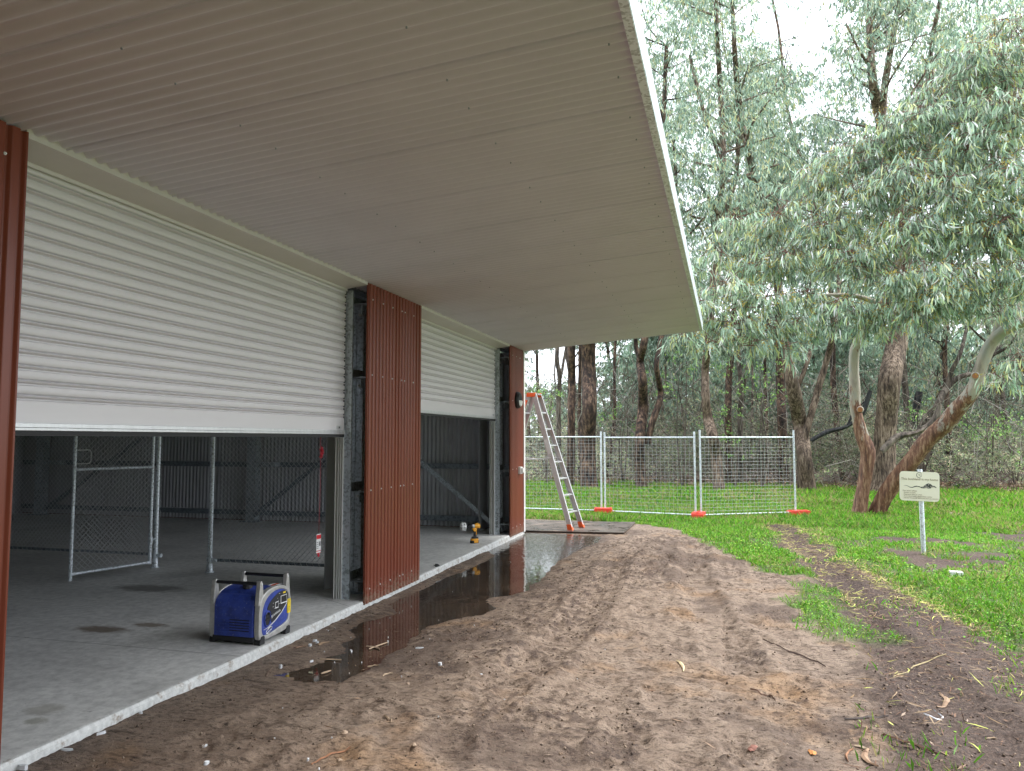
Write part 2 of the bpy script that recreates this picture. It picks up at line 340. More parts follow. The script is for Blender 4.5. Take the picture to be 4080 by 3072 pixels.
def ground_mat():
    m, n, b = new_mat('ground_soil')
    tc = N(n, 'ShaderNodeTexCoord'); O = tc.outputs['Object']
    at = N(n, 'ShaderNodeAttribute', attribute_name='Col'); sp = N(n, 'ShaderNodeSeparateColor'); n.links.new(at.outputs['Color'], sp.inputs[0])
    big = noise_node(n, .9, 6, .6, O); mid = noise_node(n, 7, 8, .7, O); fine = noise_node(n, 160, 4, .75, O); gr = noise_node(n, 45, 6, .7, O)
    sand = ramp(n, mid.outputs['Fac'], [(.30, (.155, .108, .078)), (.45, (.275, .203, .153)), (.66, (.365, .28, .215))])
    ye = ramp(n, big.outputs['Fac'], [(.55, (1, 1, 1)), (.68, (1.12, .93, .68))])
    mu = N(n, 'ShaderNodeMixRGB', blend_type='MULTIPLY'); mu.inputs['Fac'].default_value = 1; n.links.new(sand.outputs[0], mu.inputs[1]); n.links.new(ye.outputs[0], mu.inputs[2])
    fr = ramp(n, fine.outputs['Fac'], [(.3, (.72, .72, .72)), (.62, (1.18, 1.17, 1.16))])
    mu2 = N(n, 'ShaderNodeMixRGB', blend_type='MULTIPLY'); mu2.inputs['Fac'].default_value = .9; n.links.new(mu.outputs[0], mu2.inputs[1]); n.links.new(fr.outputs[0], mu2.inputs[2])
    ck = noise_node(n, 34, 9, .82, O, (.7, 1, 1)); ckr = ramp(n, ck.outputs['Fac'], [(.42, (.30, .27, .25)), (.465, (.92, .92, .92)), (.60, (1.12, 1.12, 1.12))])  # specks: moist clods, plus small crumb shadows put into the colour
    mu3 = N(n, 'ShaderNodeMixRGB', blend_type='MULTIPLY'); mu3.inputs['Fac'].default_value = .95; n.links.new(mu2.outputs[0], mu3.inputs[1]); n.links.new(ckr.outputs[0], mu3.inputs[2]); mu2 = mu3
    for (sc_, st_, t0, dk_) in ((11, (.38, 1.5, 1), .60, .42), (27, (.45, 1.4, 1), .62, .40)):  # dark dashes paint the shade of boot and tyre marks into the sand
        ds = noise_node(n, sc_, 7, .7, O, st_); dr = ramp(n, ds.outputs['Fac'], [(t0-.03, (1, 1, 1)), (t0+.02, (dk_*1.08, dk_, dk_*.95))])
        mu4 = N(n, 'ShaderNodeMixRGB', blend_type='MULTIPLY'); mu4.inputs['Fac'].default_value = .9; n.links.new(mu2.outputs[0], mu4.inputs[1]); n.links.new(dr.outputs[0], mu4.inputs[2]); mu2 = mu4
    # dark organic mulch / mud  (G)
    mud = ramp(n, gr.outputs['Fac'], [(.35, (.030, .020, .017)), (.52, (.085, .054, .043)), (.68, (.20, .14, .11))])
    m1 = N(n, 'ShaderNodeMixRGB'); n.links.new(sp.outputs[1], m1.inputs['Fac']); n.links.new(mu2.outputs[0], m1.inputs['Color1']); n.links.new(mud.outputs[0], m1.inputs['Color2'])
    # soil and thatch under the grass (R)
    th = ramp(n, gr.outputs['Fac'], [(.35, (.045, .08, .016)), (.6, (.11, .22, .03))])
    m2 = N(n, 'ShaderNodeMixRGB'); n.links.new(sp.outputs[0], m2.inputs['Fac']); n.links.new(m1.outputs[0], m2.inputs['Color1']); n.links.new(th.outputs[0], m2.inputs['Color2'])
    # wet puddle rim, and darker ground towards the slab (B)
    dm = N(n, 'ShaderNodeMixRGB', blend_type='MULTIPLY'); n.links.new(sp.outputs[2], dm.inputs['Fac']); n.links.new(m2.outputs[0], dm.inputs['Color1']); dm.inputs['Color2'].default_value = (.58, .50, .43, 1)
    n.links.new(dm.outputs[0], b.inputs['Base Color'])
    rr = N(n, 'ShaderNodeMapRange'); n.links.new(sp.outputs[2], rr.inputs['Value']); rr.inputs['To Min'].default_value = .82; rr.inputs['To Max'].default_value = .42
    n.links.new(rr.outputs[0], b.inputs['Roughness']); b.inputs['Specular IOR Level'].default_value = .4
    ad = N(n, 'ShaderNodeMath', operation='ADD'); n.links.new(gr.outputs['Fac'], ad.inputs[0]); n.links.new(fine.outputs['Fac'], ad.inputs[1])
    bump(n, b, ad.outputs[0], .8, .022)
    return m
M['ground'] = ground_mat()

def water_mat():
    m, n, b = new_mat('muddy_water')
    tc = N(n, 'ShaderNodeTexCoord'); O = tc.outputs['Object']
    t = noise_node(n, 5, 5, .6, O); r = ramp(n, t.outputs['Fac'], [(.35, (.030, .021, .015)), (.7, (.085, .058, .040))])
    n.links.new(r.outputs[0], b.inputs['Base Color']); b.inputs['Roughness'].default_value = .015; b.inputs['IOR'].default_value = 1.33; b.inputs['Specular IOR Level'].default_value = .9
    rp = noise_node(n, 16, 3, .5, O, (1, .55, 1)); sc = N(n, 'ShaderNodeSeparateXYZ'); n.links.new(O, sc.inputs[0])
    mr = N(n, 'ShaderNodeMapRange'); n.links.new(sc.outputs[1], mr.inputs['Value']); mr.inputs['From Min'].default_value = 8.8; mr.inputs['From Max'].default_value = 11.0; mr.inputs['To Min'].default_value = .10; mr.inputs['To Max'].default_value = 1.0
    bp = N(n, 'ShaderNodeBump'); bp.inputs['Distance'].default_value = .007; n.links.new(rp.outputs['Fac'], bp.inputs['Height']); n.links.new(mr.outputs[0], bp.inputs['Strength']); n.links.new(bp.outputs[0], b.inputs['Normal'])
    return m
M['water'] = water_mat()
def wetboard():
    m, n, b = new_mat('wet_board')
    t = noise_node(n, 4, 8, .7); f = noise_node(n, 40, 5, .7)
    r = ramp(n, t.outputs['Fac'], [(.35, (.055, .042, .036)), (.55, (.12, .095, .08)), (.72, (.26, .20, .155))])
    n.links.new(r.outputs[0], b.inputs['Base Color'])
    rr = N(n, 'ShaderNodeMapRange'); n.links.new(t.outputs['Fac'], rr.inputs['Value']); rr.inputs['From Min'].default_value = .35; rr.inputs['From Max'].default_value = .65; rr.inputs['To Min'].default_value = .12; rr.inputs['To Max'].default_value = .7
    n.links.new(rr.outputs[0], b.inputs['Roughness']); bump(n, b, f.outputs['Fac'], .2, .004)
    return m
M['board'] = wetboard()

# ------------------------------------------------------------------ ground
WATER_Z = -.085
PUDDLE = [(-.06, 10.43), (-.07, 12.52), (1.31, 12.42), (1.36, 11.6), (1.26, 11.1), (1.15, 9.68), (1.19, 9.05), (1.23, 8.52), (1.22, 7.86), (1.15, 7.48), (1.01, 7.31), (1.0, 7.11), (1.17, 6.91), (1.12, 6.61), (.95, 6.41), (.83, 6.17), (.81, 5.89), (.86, 5.59), (.88, 5.35), (.84, 5.15), (.90, 4.85), (.80, 4.58), (.59, 4.52), (.36, 4.6), (.42, 4.9), (.41, 5.04), (.52, 5.2), (.38, 5.39), (.36, 5.59), (.24, 5.8), (.25, 6.06), (.35, 6.46), (.14, 6.75), (.1, 7.02), (.14, 7.47), (.17, 8.29), (.26, 9.2), (.24, 9.9)]
DIRT = [(-.5, -3), (3.4, -3), (3.83, 4.06), (3.9, 4.81), (4.04, 5.74), (4.01, 6.47), (3.85, 7.39), (3.82, 7.98), (4.01, 9.16), (3.52, 9.48), (3.44, 10.52), (3.07, 11.76), (2.44, 13.32), (1.6, 14.75), (.6, 15.2), (-1.5, 15.3), (-3, 15), (-3, 12), (-.5, 12)]
TRACK = [(3.75, 16.3), (4.05, 13), (4.05, 10.6), (4.2, 8.4), (4.39, 6.57), (4.1, 5.6), (3.9, 4.8), (3.83, 4.06), (3.5, 1), (6.5, 1), (6.0, 5.0), (5.45, 6.4), (5.2, 7.6), (4.85, 9.3), (4.62, 10.8), (4.6, 13), (4.55, 16.2)]
BARE = [[(5.5, 10.6), (6.6, 10.3), (7.1, 11.0), (6.6, 11.7), (5.6, 11.4)], [(7.4, 12.2), (9.5, 12.0), (10.5, 16.6), (8.3, 16.6), (7.5, 14.6)], [(5.2, 12.6), (6.6, 12.9), (6.4, 13.5), (5.3, 13.2)]]
PITS = []
_r = random.Random(5)
for i in range(150):
    yy = 3.2+9.5*_r.random()**1.3; xx = .9+2.9*_r.random()
    PITS.append((xx, yy, _r.uniform(.07, .14), _r.uniform(.10, .2), _r.uniform(-.5, .9), _r.uniform(.008, .02)))
RUTS = [((1.9, 4.2), (2.1, 12.8), .16, .032), ((3.3, 5.0), (2.75, 11.6), .16, .030), ((.55, 2.9), (.95, 4.6), .12, .015), ((4.55, 3), (4.2, 16), .2, .03), ((5.9, 3), (4.9, 10), .2, .03)]
def ground_h(x, y):
    x = np.asarray(x, float); y = np.asarray(y, float)
    sdp = poly_sd(x, y, PUDDLE)+fbm(x, y, 4, 5, 3.1)*(.10+.10*sstep((8.2-y)/1.5))
    sdd = poly_sd(x, y, DIRT)
    dirt = sstep((sdd+.15)/.4)
    trk = sstep((poly_sd(x, y, TRACK)+.2)/.4)
    soft = np.maximum(dirt, trk*.8)
    base = -.052-.23*sstep((y-12.9)/4.6)-.03*sstep((x-4.5)/3)+.05*fbm(x, y, .35, 3, 8)
    # the heap between puddle and wheel ruts, and the ridge in front of the slab
    base += .055*np.exp(-((x-2.1)/.75)**2-((y-9.6)/2.6)**2)+.03*np.exp(-((x-1.6)/.5)**2-((y-5.2)/1.8)**2)
    base += .05*np.exp(-((x-.02)/.22)**2-((y-8.75)/.75)**2)
    b = soft*(.026*fbm(x, y, 1.7, 3, 1)+.016*np.abs(fbm(x, y, 5.5, 5, 5))+.014*fbm(x, y, 17, 4, 9)+.010*fbm(x*.5, y, 34, 3, 19)+.026*np.maximum(0, fbm(x*.45, y, 13, 3, 29)-.12))
    cl = np.maximum(0, fbm(x, y, 7, 4, 21)-.08)*np.maximum(0, fbm(x, y, 1.3, 3, 31)+.12)
    rough_ = .25+.75*sstep((fbm(x, y, .85, 3, 44)+.16)*5)
    b += soft*rough_*(.060*np.abs(fbm(x*.6, y, 9, 4, 15))+.036*np.abs(fbm(x*.6, y, 20, 3, 16))-.012)
    clod = sstep((fbm(x, y, 1.1, 3, 71)+.02)*7)*np.maximum(0, fbm(x, y, 22, 3, 72)+.02)
    b += soft*(.22*cl+.05*clod)
    for (p, q, wd, dp) in RUTS:
        t = np.clip((y-p[1])/(q[1]-p[1]), 0, 1); cxr = p[0]+(q[0]-p[0])*t+.08*np.sin(y*.9+p[0]); dd = (x-cxr)/wd
        prof = np.exp(-dd**4)*-1+.55*np.exp(-((np.abs(dd)-1.45)/.4)**2)
        msk = sstep((y-p[1])/.6)*sstep((q[1]-y)/.8)
        tread = np.where(np.abs(dd) < 1, .010*np.sign(np.sin(y*38+np.abs(dd)*5))*sstep((fbm(x, y, 1.7, 2, 40)+.12)*6), 0)
        b += msk*(dp*prof+tread)
    near = y < 13.5
    for (cx_, cy_, ra, rb, an, dp) in PITS:
        sel = near & (np.abs(x-cx_) < .45) & (np.abs(y-cy_) < .45)
        if not sel.any(): continue
        dx = x[sel]-cx_; dy = y[sel]-cy_; u = dx*math.cos(an)+dy*math.sin(an); v = -dx*math.sin(an)+dy*math.cos(an)
        d = np.sqrt((u/ra)**2+(v/rb)**2)
        b[sel] += -dp*np.exp(-d**3)+dp*.9*np.exp(-((d-1.35)/.3)**2)*(v > -rb*.3)+dp*.35*np.exp(-d**3)*np.sign(np.sin(v*130))
    lawn = (1-soft)*(.03*fbm(x, y, 1.2, 4, 2)+.012*fbm(x, y, 9, 2, 12))
    h = base+b*sstep((-sdp)/.16)+lawn
    # smooth wet rim by the slab
    calm = np.exp(-((x-.25)/.28)**2)*sstep((7.6-y)/1)*.75
    h = h*(1-calm)+(base-.008)*calm
    k = sstep((-sdp)/.95); k0_ = sstep((-sdp)/.1)
    out = (WATER_Z+.002+.010*k0_+.35*b*k0_)*(1-k)+np.maximum(h, WATER_Z+.012)*k
    dip = WATER_Z-.004-.045*sstep(sdp/.3)+.012*fbm(x, y, 4, 3, 50)*sstep(sdp/.2)
    brd = sstep((np.minimum(np.minimum(x+1.15, 1.72-x), np.minimum(y-12.42, 14.5-y)))/.1)
    h = h*(1-brd)+np.minimum(h, -.098)*brd
    h2 = np.where(sdp > 0, dip, np.where((y > 13.5) | (x > 3.2) | (brd > .01), h, out))
    h2 = np.where(x < .0, np.minimum(h2, -.10)*(y < 12.45)+h2*(y >= 12.45), h2)
    return h2, sdp, sdd
def axis(segs):
    a = [segs[0][0]]
    for (s, e, st) in segs:
        n = max(1, int(round((e-s)/st))); a += list(np.linspace(s, e, n+1)[1:])
    return np.array(a)
gx = axis([(-260, -40, 20), (-40, -6, 2), (-6, -.1, .35), (-.1, 4.3, .0165), (4.3, 7, .04), (7, 14, .1), (14, 30, .8), (30, 60, 5), (60, 260, 25)])
ys = [2.3]
while ys[-1] < 13: ys.append(ys[-1]*1.0042)
while ys[-1] < 32: ys.append(ys[-1]*1.011)
gy = np.concatenate([axis([(-260, -30, 23), (-30, 2, 1.6)]), np.array(ys), axis([(34, 60, 1.5), (60, 320, 15)])])
GX, GY = np.meshgrid(gx, gy)
H, SDP, SDD = ground_h(GX.ravel(), GY.ravel())
X, Y = GX.ravel(), GY.ravel()
nb = fbm(X, Y, 1.8, 4, 60)
edge_n = nb*.9+fbm(X, Y, 6, 3, 61)*.5
sdt = poly_sd(X, Y, TRACK)
bare = np.full(X.shape, -9.0)
for p in BARE: bare = np.maximum(bare, poly_sd(X, Y, p))
grassm = sstep((-SDD+edge_n*.7+.1)/.22)*sstep((-sdt+edge_n*.8+.12)/.25)*sstep((-bare+edge_n*1.8+.05)/.3)*sstep((31-Y+nb*8)/3)
grassm = np.where(X < -.1, grassm*(Y > 13), grassm)
grassm = np.where((X < 4.5) & (Y < 9.5), grassm*sstep((Y-5.6)/2.2), grassm)*(.55+.45*sstep((fbm(X, Y, 1.9, 4, 130)+.16)*8))
mulch = np.maximum(np.maximum(sstep((sdt+edge_n*.8+.15)/.35)*(1-sstep((SDD+edge_n*.7)/.3))*sstep((fbm(X, Y, .8, 3, 70)+.42-.55*sstep((6.2-Y)/2))*4), sstep((bare+edge_n+.15)/.3)), sstep((Y-28+nb*8)/3))
mulch = np.maximum(mulch, .6*sstep((fbm(X, Y, 1.6, 5, 77)-.09)*9)*(SDD > 0))
mulch = np.maximum(mulch, .75*sstep((fbm(X, Y, 1.1, 3, 71)+.02)*7)*sstep((fbm(X, Y, 22, 3, 72)-.03)*10)*(SDD > -.2))
mulch = np.maximum(mulch, sstep((-SDD-.02+edge_n*.3)/.2)*.9)
damp_dark = np.maximum(.8*sstep((SDP+.13+nb*.3)/.16), .38*sstep((1.15-X+nb*1.3+.12*(5-Y))/.5)*sstep((5.4-Y)/.8)*(X > 0))
damp_dark = np.maximum(damp_dark, .12*sstep((2.35-X+nb)/1.4)*sstep((12-Y)/2))  # ground slightly darker towards the slab, along the shed
COLR = np.stack([grassm, mulch, damp_dark], 1)
ny, nx = GX.shape
idx = np.arange(ny*nx).reshape(ny, nx)
FC = np.stack([idx[:-1, :-1].ravel(), idx[:-1, 1:].ravel(), idx[1:, 1:].ravel(), idx[1:, :-1].ravel()], 1)
g = np_mesh('ground', np.stack([X, Y, H], 1), FC, 4, M['ground'], COLR, smooth=True)
tag(g, 'trampled brown sand giving way to green lawn and forest litter', kind='structure')
def gh(x, y):
    h, _, _ = ground_h(np.atleast_1d(float(x)), np.atleast_1d(float(y))); return float(h[0])
wb = MB(); n_ = 60
wb.add([(-.06, 4.3, WATER_Z), (1.6, 4.3, WATER_Z), (1.6, 12.49, WATER_Z), (-.06, 12.49, WATER_Z)], [(0, 1, 2, 3)])
tag(wb.build('puddle_water', M['water']), 'long muddy puddle mirroring the shed wall', kind='structure')

# ------------------------------------------------------------------ the shed
shed = empty('shed', (0, 6, 0), label='long steel shed with red brown cladding and half raised roller doors', cat='shed')
def S(mb, name, mat, parent=shed, **k): return mb.build(name, mat, parent, world=True, **k)
Y0, Y1, XB = -3.2, 12.30, -10.6
SL = .081
def zc(x): return 2.972+SL*x
S(MB().box((XB, Y0, -.4), (-.022, Y1+.02, 0)), 'concrete_slab', M['concrete'])
# chamfered, pitted slab edge: a run of slightly uneven blocks of profile
eb = MB(); yy = Y0; prev = None
while yy < Y1+.05:
    j = .002*math.sin(yy*9)+.0015*math.sin(yy*31+1)
    pr = [(-.022, yy, 0), (-.004+j, yy, -.003+j*.3), (.006+j, yy, -.018), (.007, yy, -.021), (.011-j, yy, -.10), (.011, yy, -.4)]
    if prev: eb.add(prev+pr, [(i, i+1, 7+i, 6+i) for i in range(5)])
    prev = pr; yy += .07
S(eb, 'slab_edge', M['conc_face'], fixn=False)
# saw cuts across the slab
for (a_, b2) in (((957, 2615), (15, 2533)), ((1392, 2416), (1290, 2384)), ((1290, 2384), (900, 2345))):
    a_ = onz(*a_); b2 = onz(*b2); d_ = (b2-a_).normalized(); nn_ = Vector((-d_.y, d_.x, 0))*.0022
    S(MB().add([tuple(q+Vector((0, 0, .0006))) for q in (a_-nn_, a_+nn_, b2+nn_, b2-nn_)], [(0, 1, 2, 3)]), 'saw_cut', M['rubber'])
# corrugated profile helper
def corr(L, pitch, amp, phase=0, step=8):
    n = int(L/pitch*step)
    return [(i*L/n, amp*math.sin(2*math.pi*(i*L/n)/pitch+phase)) for i in range(n+1)]
def screw(parent, pos, nrm, mat='galv_wire', r=.0055):
    m = MB(); p = Vector(pos); q = Vector(nrm)
    m.tube([p, p+q*.004], r*1.5, 6); m.tube([p+q*.004, p+q*.009], r*.85, 6)
    return S(m, 'screw', M[mat], parent)
def clad_sheet(ya, yb, lap=0):
    n_ = int((yb-ya)/.076*14)      # broad crests with narrow, deeper valleys
    prof = [(i*(yb-ya)/n_, .009*(1-2.2*math.exp(-(((((ya+i*(yb-ya)/n_)/.076) % 1)-.5)/.17)**4))) for i in range(n_+1)]
    m = MB()
    for off in (0, -.0012):
        m.strip(prof, lambda q: (.0125+lap+q[1]+off, ya+q[0], -.032), lambda q: (.0125+lap+q[1]+off, ya+q[0], 2.988))
    o = S(m, 'cladding_sheet', M['red'], smooth=True, fixn=False)
    zs = [2.838, 2.11, 1.017, .10]
    k0 = math.ceil((ya+.03)/.152); yy = k0*.152+.019
    while yy < yb-.02:
        for z in zs: screw(o, (.0215+lap, yy, z+.0), (1, 0, 0))
        yy += .228
    return o
for a, b_, l in [(Y0, -1.9, 0), (-1.92, -1.15, .0016), (-1.17, -.4, .0032), (-.42, .35, 0), (.33, 1.1, .0016), (1.08, 1.86, .0032), (1.84, 2.80, .0048), (6.465, 7.27, 0), (7.25, 7.77, .0016), (11.45, 12.285, 0)]:
    m = clad_sheet(a, b_, l)
# J-trim returning the cladding edges at the openings and white corner flashing
for y, s in [(2.80, 1), (6.465, -1), (7.77, 1), (11.45, -1)]:
    S(MB().box((.003, y-.001, -.032), (.0215, y+.0015, 2.985)), 'edge_trim', M['red'])
cf = MB(); cf.box((-.05, 12.288, -.045), (.030, 12.292, 2.975)).box((.026, 12.255, -.045), (.030, 12.288, 2.975)).box((-.16, 12.335, -.045), (-.05, 12.339, 2.97)).box((-.05, 12.292, -.045), (.030, 12.339, 2.97))
S(cf, 'corner_flashing', M['white'])
# walls the camera cannot see behind, still closing the building
S(MB().box((XB-.1, Y0, -.3), (XB, Y1+.03, zc(XB))), 'back_wall', M['inside_sheet'])
S(MB().box((XB, Y0-.05, -.3), (0, Y0, 2.2)), 'rear_wall', M['red'])
# end wall sheets, seen from inside
x = -.05; k = 0
while x > XB:
    xa = max(x-.762, XB); prof = corr(x-xa, .076, .0115, phase=xa*2*math.pi/.076)
    m = MB()
    m.strip(prof, lambda q: (xa+q[0], Y1-.02+q[1]+.0015*(k % 2), .012), lambda q: (xa+q[0], Y1-.02+q[1]+.0015*(k % 2), zc(xa)+.06))
    S(m, 'end_wall_sheet', M['inside_sheet'], smooth=True, fixn=False)
    x -= .762; k += 1
S(MB().box((XB, Y1-.004, -.3), (-.05, Y1+.028, 2.97)), 'end_wall_cladding', M['red'])
# end wall steel: girts (C section), columns, braces
def cgirt(z, x0, x1, y):
    m = MB()
    m.box((x0, y-.055, z-.045), (x1, y-.052, z+.045)); m.box((x0, y-.052, z+.042), (x1, y, z+.045)); m.box((x0, y-.052, z-.045), (x1, y, z-.042))
    m.box((x0, y-.003, z+.02), (x1, y, z+.042)); return m
for z in (.15, 1.035, 2.1):
    S(cgirt(z, XB+.05, -.16, Y1-.035), 'girt', M['galv_dark'])
for z in (.15, 1.035): # lapped cleats on the girts
    S(MB().box((-.62, Y1-.1, z-.05), (-.42, Y1-.088, z+.03)), 'girt_cleat', M['galv_dark'])
for xc in (-5.07, -9.95):
    m = MB().box((xc-.09, Y1-.26, .012), (xc+.09, Y1-.255, zc(xc))).box((xc-.09, Y1-.255, .012), (xc-.086, Y1-.1, zc(xc))).box((xc+.086, Y1-.255, .012), (xc+.09, Y1-.1, zc(xc)))
    S(m, 'steel_column', M['galv']); S(MB().box((xc-.16, Y1-.34, .0), (xc+.16, Y1-.09, .012)), 'base_plate', M['galv_dark'])
    S(MB().box((xc+.1, Y1-.27, 1.0), (xc+.5, Y1-.1, 1.075)), 'girt_bracket', M['galv'])
def brace(a, b, r=.036):
    a = Vector(a); b = Vector(b); d = (b-a).normalized(); n = Vector((0, 1, 0)); u = d.cross(n).normalized()*r
    m = MB(); vs = [a-u, a+u, b+u, b-u]; vs += [v+n*.05 for v in vs]
    m.add(vs, [(0, 1, 2, 3), (4, 7, 6, 5), (0, 4, 5, 1), (1, 5, 6, 2), (2, 6, 7, 3), (3, 7, 4, 0)]); return m
S(brace((-4.95, Y1-.33, .12), (-1.0, Y1-.33, 3.0)), 'brace', M['galv_dark'])
S(brace((-.42, Y1-.42, .12), (-3.8, Y1-.42, 2.78)), 'brace', M['galv'])
S(brace((-9.7, Y1-.33, .12), (-6.2, Y1-.33, 2.3)), 'brace', M['galv_dark'])
S(MB().box((-2.4, Y1-.5, 2.55), (-2.3, Y1-.1, 2.75)), 'brace_cleat', M['galv_dark'])

# front wall girts behind the cladding panels, jamb columns, posts
def front_bay(y_open_end, y_clad_end):
    """steel between the end of one door opening and the start of the next"""
    ya = y_open_end
    m = MB().box((-.234, ya+.0, 0), (-.160, ya+.004, 2.93)).box((-.164, ya+.004, 0), (-.160, ya+.022, 2.93)).box((-.234, ya+.004, 0), (-.230, ya+.06, 2.93))
    S(m, 'door_post', M['galv'])
    yc = ya+.30
    m = MB().box((-.318, yc, 0), (-.274, yc+.004, 2.9)).box((-.266, yc, 0), (-.196, yc+.004, 2.9)).box((-.274, yc+.010, 0), (-.266, yc+.014, 2.9)).box((-.278, yc+.004, 0), (-.274, yc+.010, 2.9)).box((-.266, yc+.004, 0), (-.262, yc+.010, 2.9)).box((-.318, yc+.004, 0), (-.314, yc+.10, 2.9)).box((-.200, yc+.004, 0), (-.196, yc+.10, 2.9))
    S(m, 'steel_column', M['galv'])
    S(MB().box((-.36, yc-.05, 0), (-.13, yc+.16, .012)), 'base_plate', M['galv_dark'])
    for z in (2.80, 2.09, 1.0, .16):
        m = MB().box((-.10, ya+.06, z-.006), (-.012, y_clad_end-.04, z-.003)).box((-.015, ya+.06, z-.10), (-.012, y_clad_end-.04, z-.006)).box((-.10, ya+.06, z-.10), (-.097, y_clad_end-.04, z-.006))
        S(m, 'girt', M['galv'])
        m = MB().box((-.198, ya+.03, z+.0), (-.02, ya+.33, z+.004)).box((-.198, ya+.03, z+.004), (-.194, ya+.33, z+.085)); S(m, 'girt_cleat', M['galv_dark'])
        for (bx, by) in ((-.12, ya+.12), (-.05, ya+.14)):
            m = MB().tube([(bx, by, z-.03), (bx, by, z+.004), (bx, by, z+.0041), (bx, by, z+.014)], [.007, .007, .013, .013], 6); S(m, 'bolt', M['galv_wire'])
        S(MB().tube([(-.235, yc-.001, z-.06), (-.235, yc-.018, z-.06), (-.235, yc-.0181, z-.06), (-.235, yc-.034, z-.06)], [.015, .015, .008, .008], 6), 'bolt', M['galv_wire'])
    # dark void closer behind the panel
    S(MB().box((-.62, ya+.35, .0), (-.61, y_clad_end-.05, 2.9)), 'panel_backing', M['inside_sheet'])
front_bay(6.50, 7.77); front_bay(11.45, 12.27)
S(MB().box((-.16, 12.0, 0), (-.15, 12.27, 2.9)), 'end_post', M['galv_dark'])

# handwriting on the far post
def text_mesh(name, s, size, mat, parent, origin, rt, up, align='CENTER', extrude=.0006, shear=0, spacing=1.0):
    cu = bpy.data.curves.new(name, 'FONT'); cu.body = s; cu.size = size; cu.align_x = align; cu.align_y = 'CENTER'; cu.extrude = extrude; cu.shear = shear; cu.space_character = spacing; cu.resolution_u = 3
    t = bpy.data.objects.new(name, cu); COL.objects.link(t)
    me = bpy.data.meshes.new_from_object(t); bpy.data.objects.remove(t); bpy.data.curves.remove(cu)
    rt = Vector(rt).normalized(); up = Vector(up).normalized(); n = rt.cross(up)
    mt = Matrix(((rt.x, up.x, n.x, origin[0]), (rt.y, up.y, n.y, origin[1]), (rt.z, up.z, n.z, origin[2]), (0, 0, 0, 1)))
    me.transform(mt); me.materials.clear(); me.materials.append(mat); me.name = name
    o = bpy.data.objects.new(name, me); COL.objects.link(o)
    if parent is not None: o.parent = parent; o.matrix_parent_inverse = parent_inv(parent)
    return o
text_mesh('handwriting', '9/9611x2', .062, M['print_black'], shed, (-.197, 11.448, .22), (0, 0, 1), (-1, 0, 0), shear=.2)

# roller doors
def roller_door(ya, yb, zb, label):
    zt = 2.945; xg = -.222
    prof = []   # (x offset, z): raised flutes with a narrow double groove every 75 mm
    z = zb+.165
    prof.append((0, zb+.04)); prof.append((0, z-.012))
    while z < zt-.01:
        prof += [(.0, z-.012), (-.008, z-.009), (-.016, z-.004), (-.016, z), (-.009, z+.003), (.003, z+.0055), (.008, z+.008), (.009, z+.011), (.006, z+.014), (-.008, z+.0165), (-.020, z+.019), (-.019, z+.022), (-.003, z+.026), (.0, z+.031), (.002, z+.045), (.001, z+.058)]
        z += .077
    m = MB()
    m.strip(prof, lambda q: (xg+q[0], ya-.02, q[1]), lambda q: (xg+q[0], yb-.012, q[1]))
    # rounded, turned-back ends of each flute
    m.strip(prof, lambda q: (xg+q[0], yb-.012, q[1]), lambda q: (xg+q[0]*.3-.020, yb+.004, q[1]))
    d = S(m, 'roller_curtain', M['curtain'], smooth=True, fixn=False)
    # narrow overlap lines pressed into the sheet
    bm = MB()
    bm.box((xg-.004, ya-.02, zb+.016), (xg+.010, yb-.01, zb+.040)).box((xg-.004, ya-.02, zb), (xg+.016, yb-.01, zb+.0155))
    S(bm, 'bottom_rail', M['alu'], d, bevel=.002)
    S(MB().box((xg-.006, ya-.02, zb-.028), (xg+.008, yb-.02, zb-.001)), 'rubber_seal', M['rubber'], d)
    S(MB().box((xg+.001, yb-.16, zb+.048), (xg+.006, yb-.07, zb+.080)), 'lock_plate', M['alu'], d, bevel=.002)
    S(MB().tube([(xg+.006, yb-.115, zb+.064), (xg+.009, yb-.115, zb+.064)], .009, 4), 'key_hole', M['black'], d)
    S(MB().tube([(xg+.016, yb-.03, zb+.008), (xg+.019, yb-.03, zb+.008)], .005, 8), 'rail_screw', M['galv_wire'], d)
    # side guides: dark slot with a pale channel
    for (y, s) in ((yb, 1), (ya, -1)):
        g_ = MB()
        a_, b2 = sorted((y+s*.0, y+s*.05)); 
        g_.box((-.315, min(y+s*.046, y+s*.05), 0), (-.236, max(y+s*.046, y+s*.05), 2.93)).box((-.315, a_, 0), (-.311, b2, zb-.02))
        g_.box((-.285, a_+.0, 0), (-.280, b2, zb-.03)).box((-.262, a_, 0), (-.257, b2, zb-.03)).box((-.240, a_, 0), (-.236, b2, zb-.03))
        S(g_, 'door_guide', M['white'])
        S(MB().box((-.245, min(y+s*.01, y+s*.044), zb), (-.236, max(y+s*.01, y+s*.044), 2.93)), 'guide_brush', M['black'])
    return d
roller_door(2.60, 6.485, 1.545, '')
roller_door(7.52, 11.43, 1.812, '')
# flashings over the doors: pale lip, sloping underside
for ya, yb in ((2.802, 6.463), (7.772, 11.448)):
    m = MB(); m.box((.008, ya, 2.966), (.012, yb, 3.02)); m.add([(.010, ya, 2.966), (.010, yb, 2.966), (-.20, yb, 2.938), (-.20, ya, 2.938), (.010, ya, 2.970), (.010, yb, 2.970), (-.20, yb, 2.943), (-.20, ya, 2.943)], [(0, 1, 2, 3), (4, 7, 6, 5), (0, 4, 5, 1), (1, 5, 6, 2), (2, 6, 7, 3), (3, 7, 4, 0)])
    m.box((-.204, ya, 2.915), (-.200, yb-.0, 2.945))
    S(m, 'head_flashing', M['cream'])
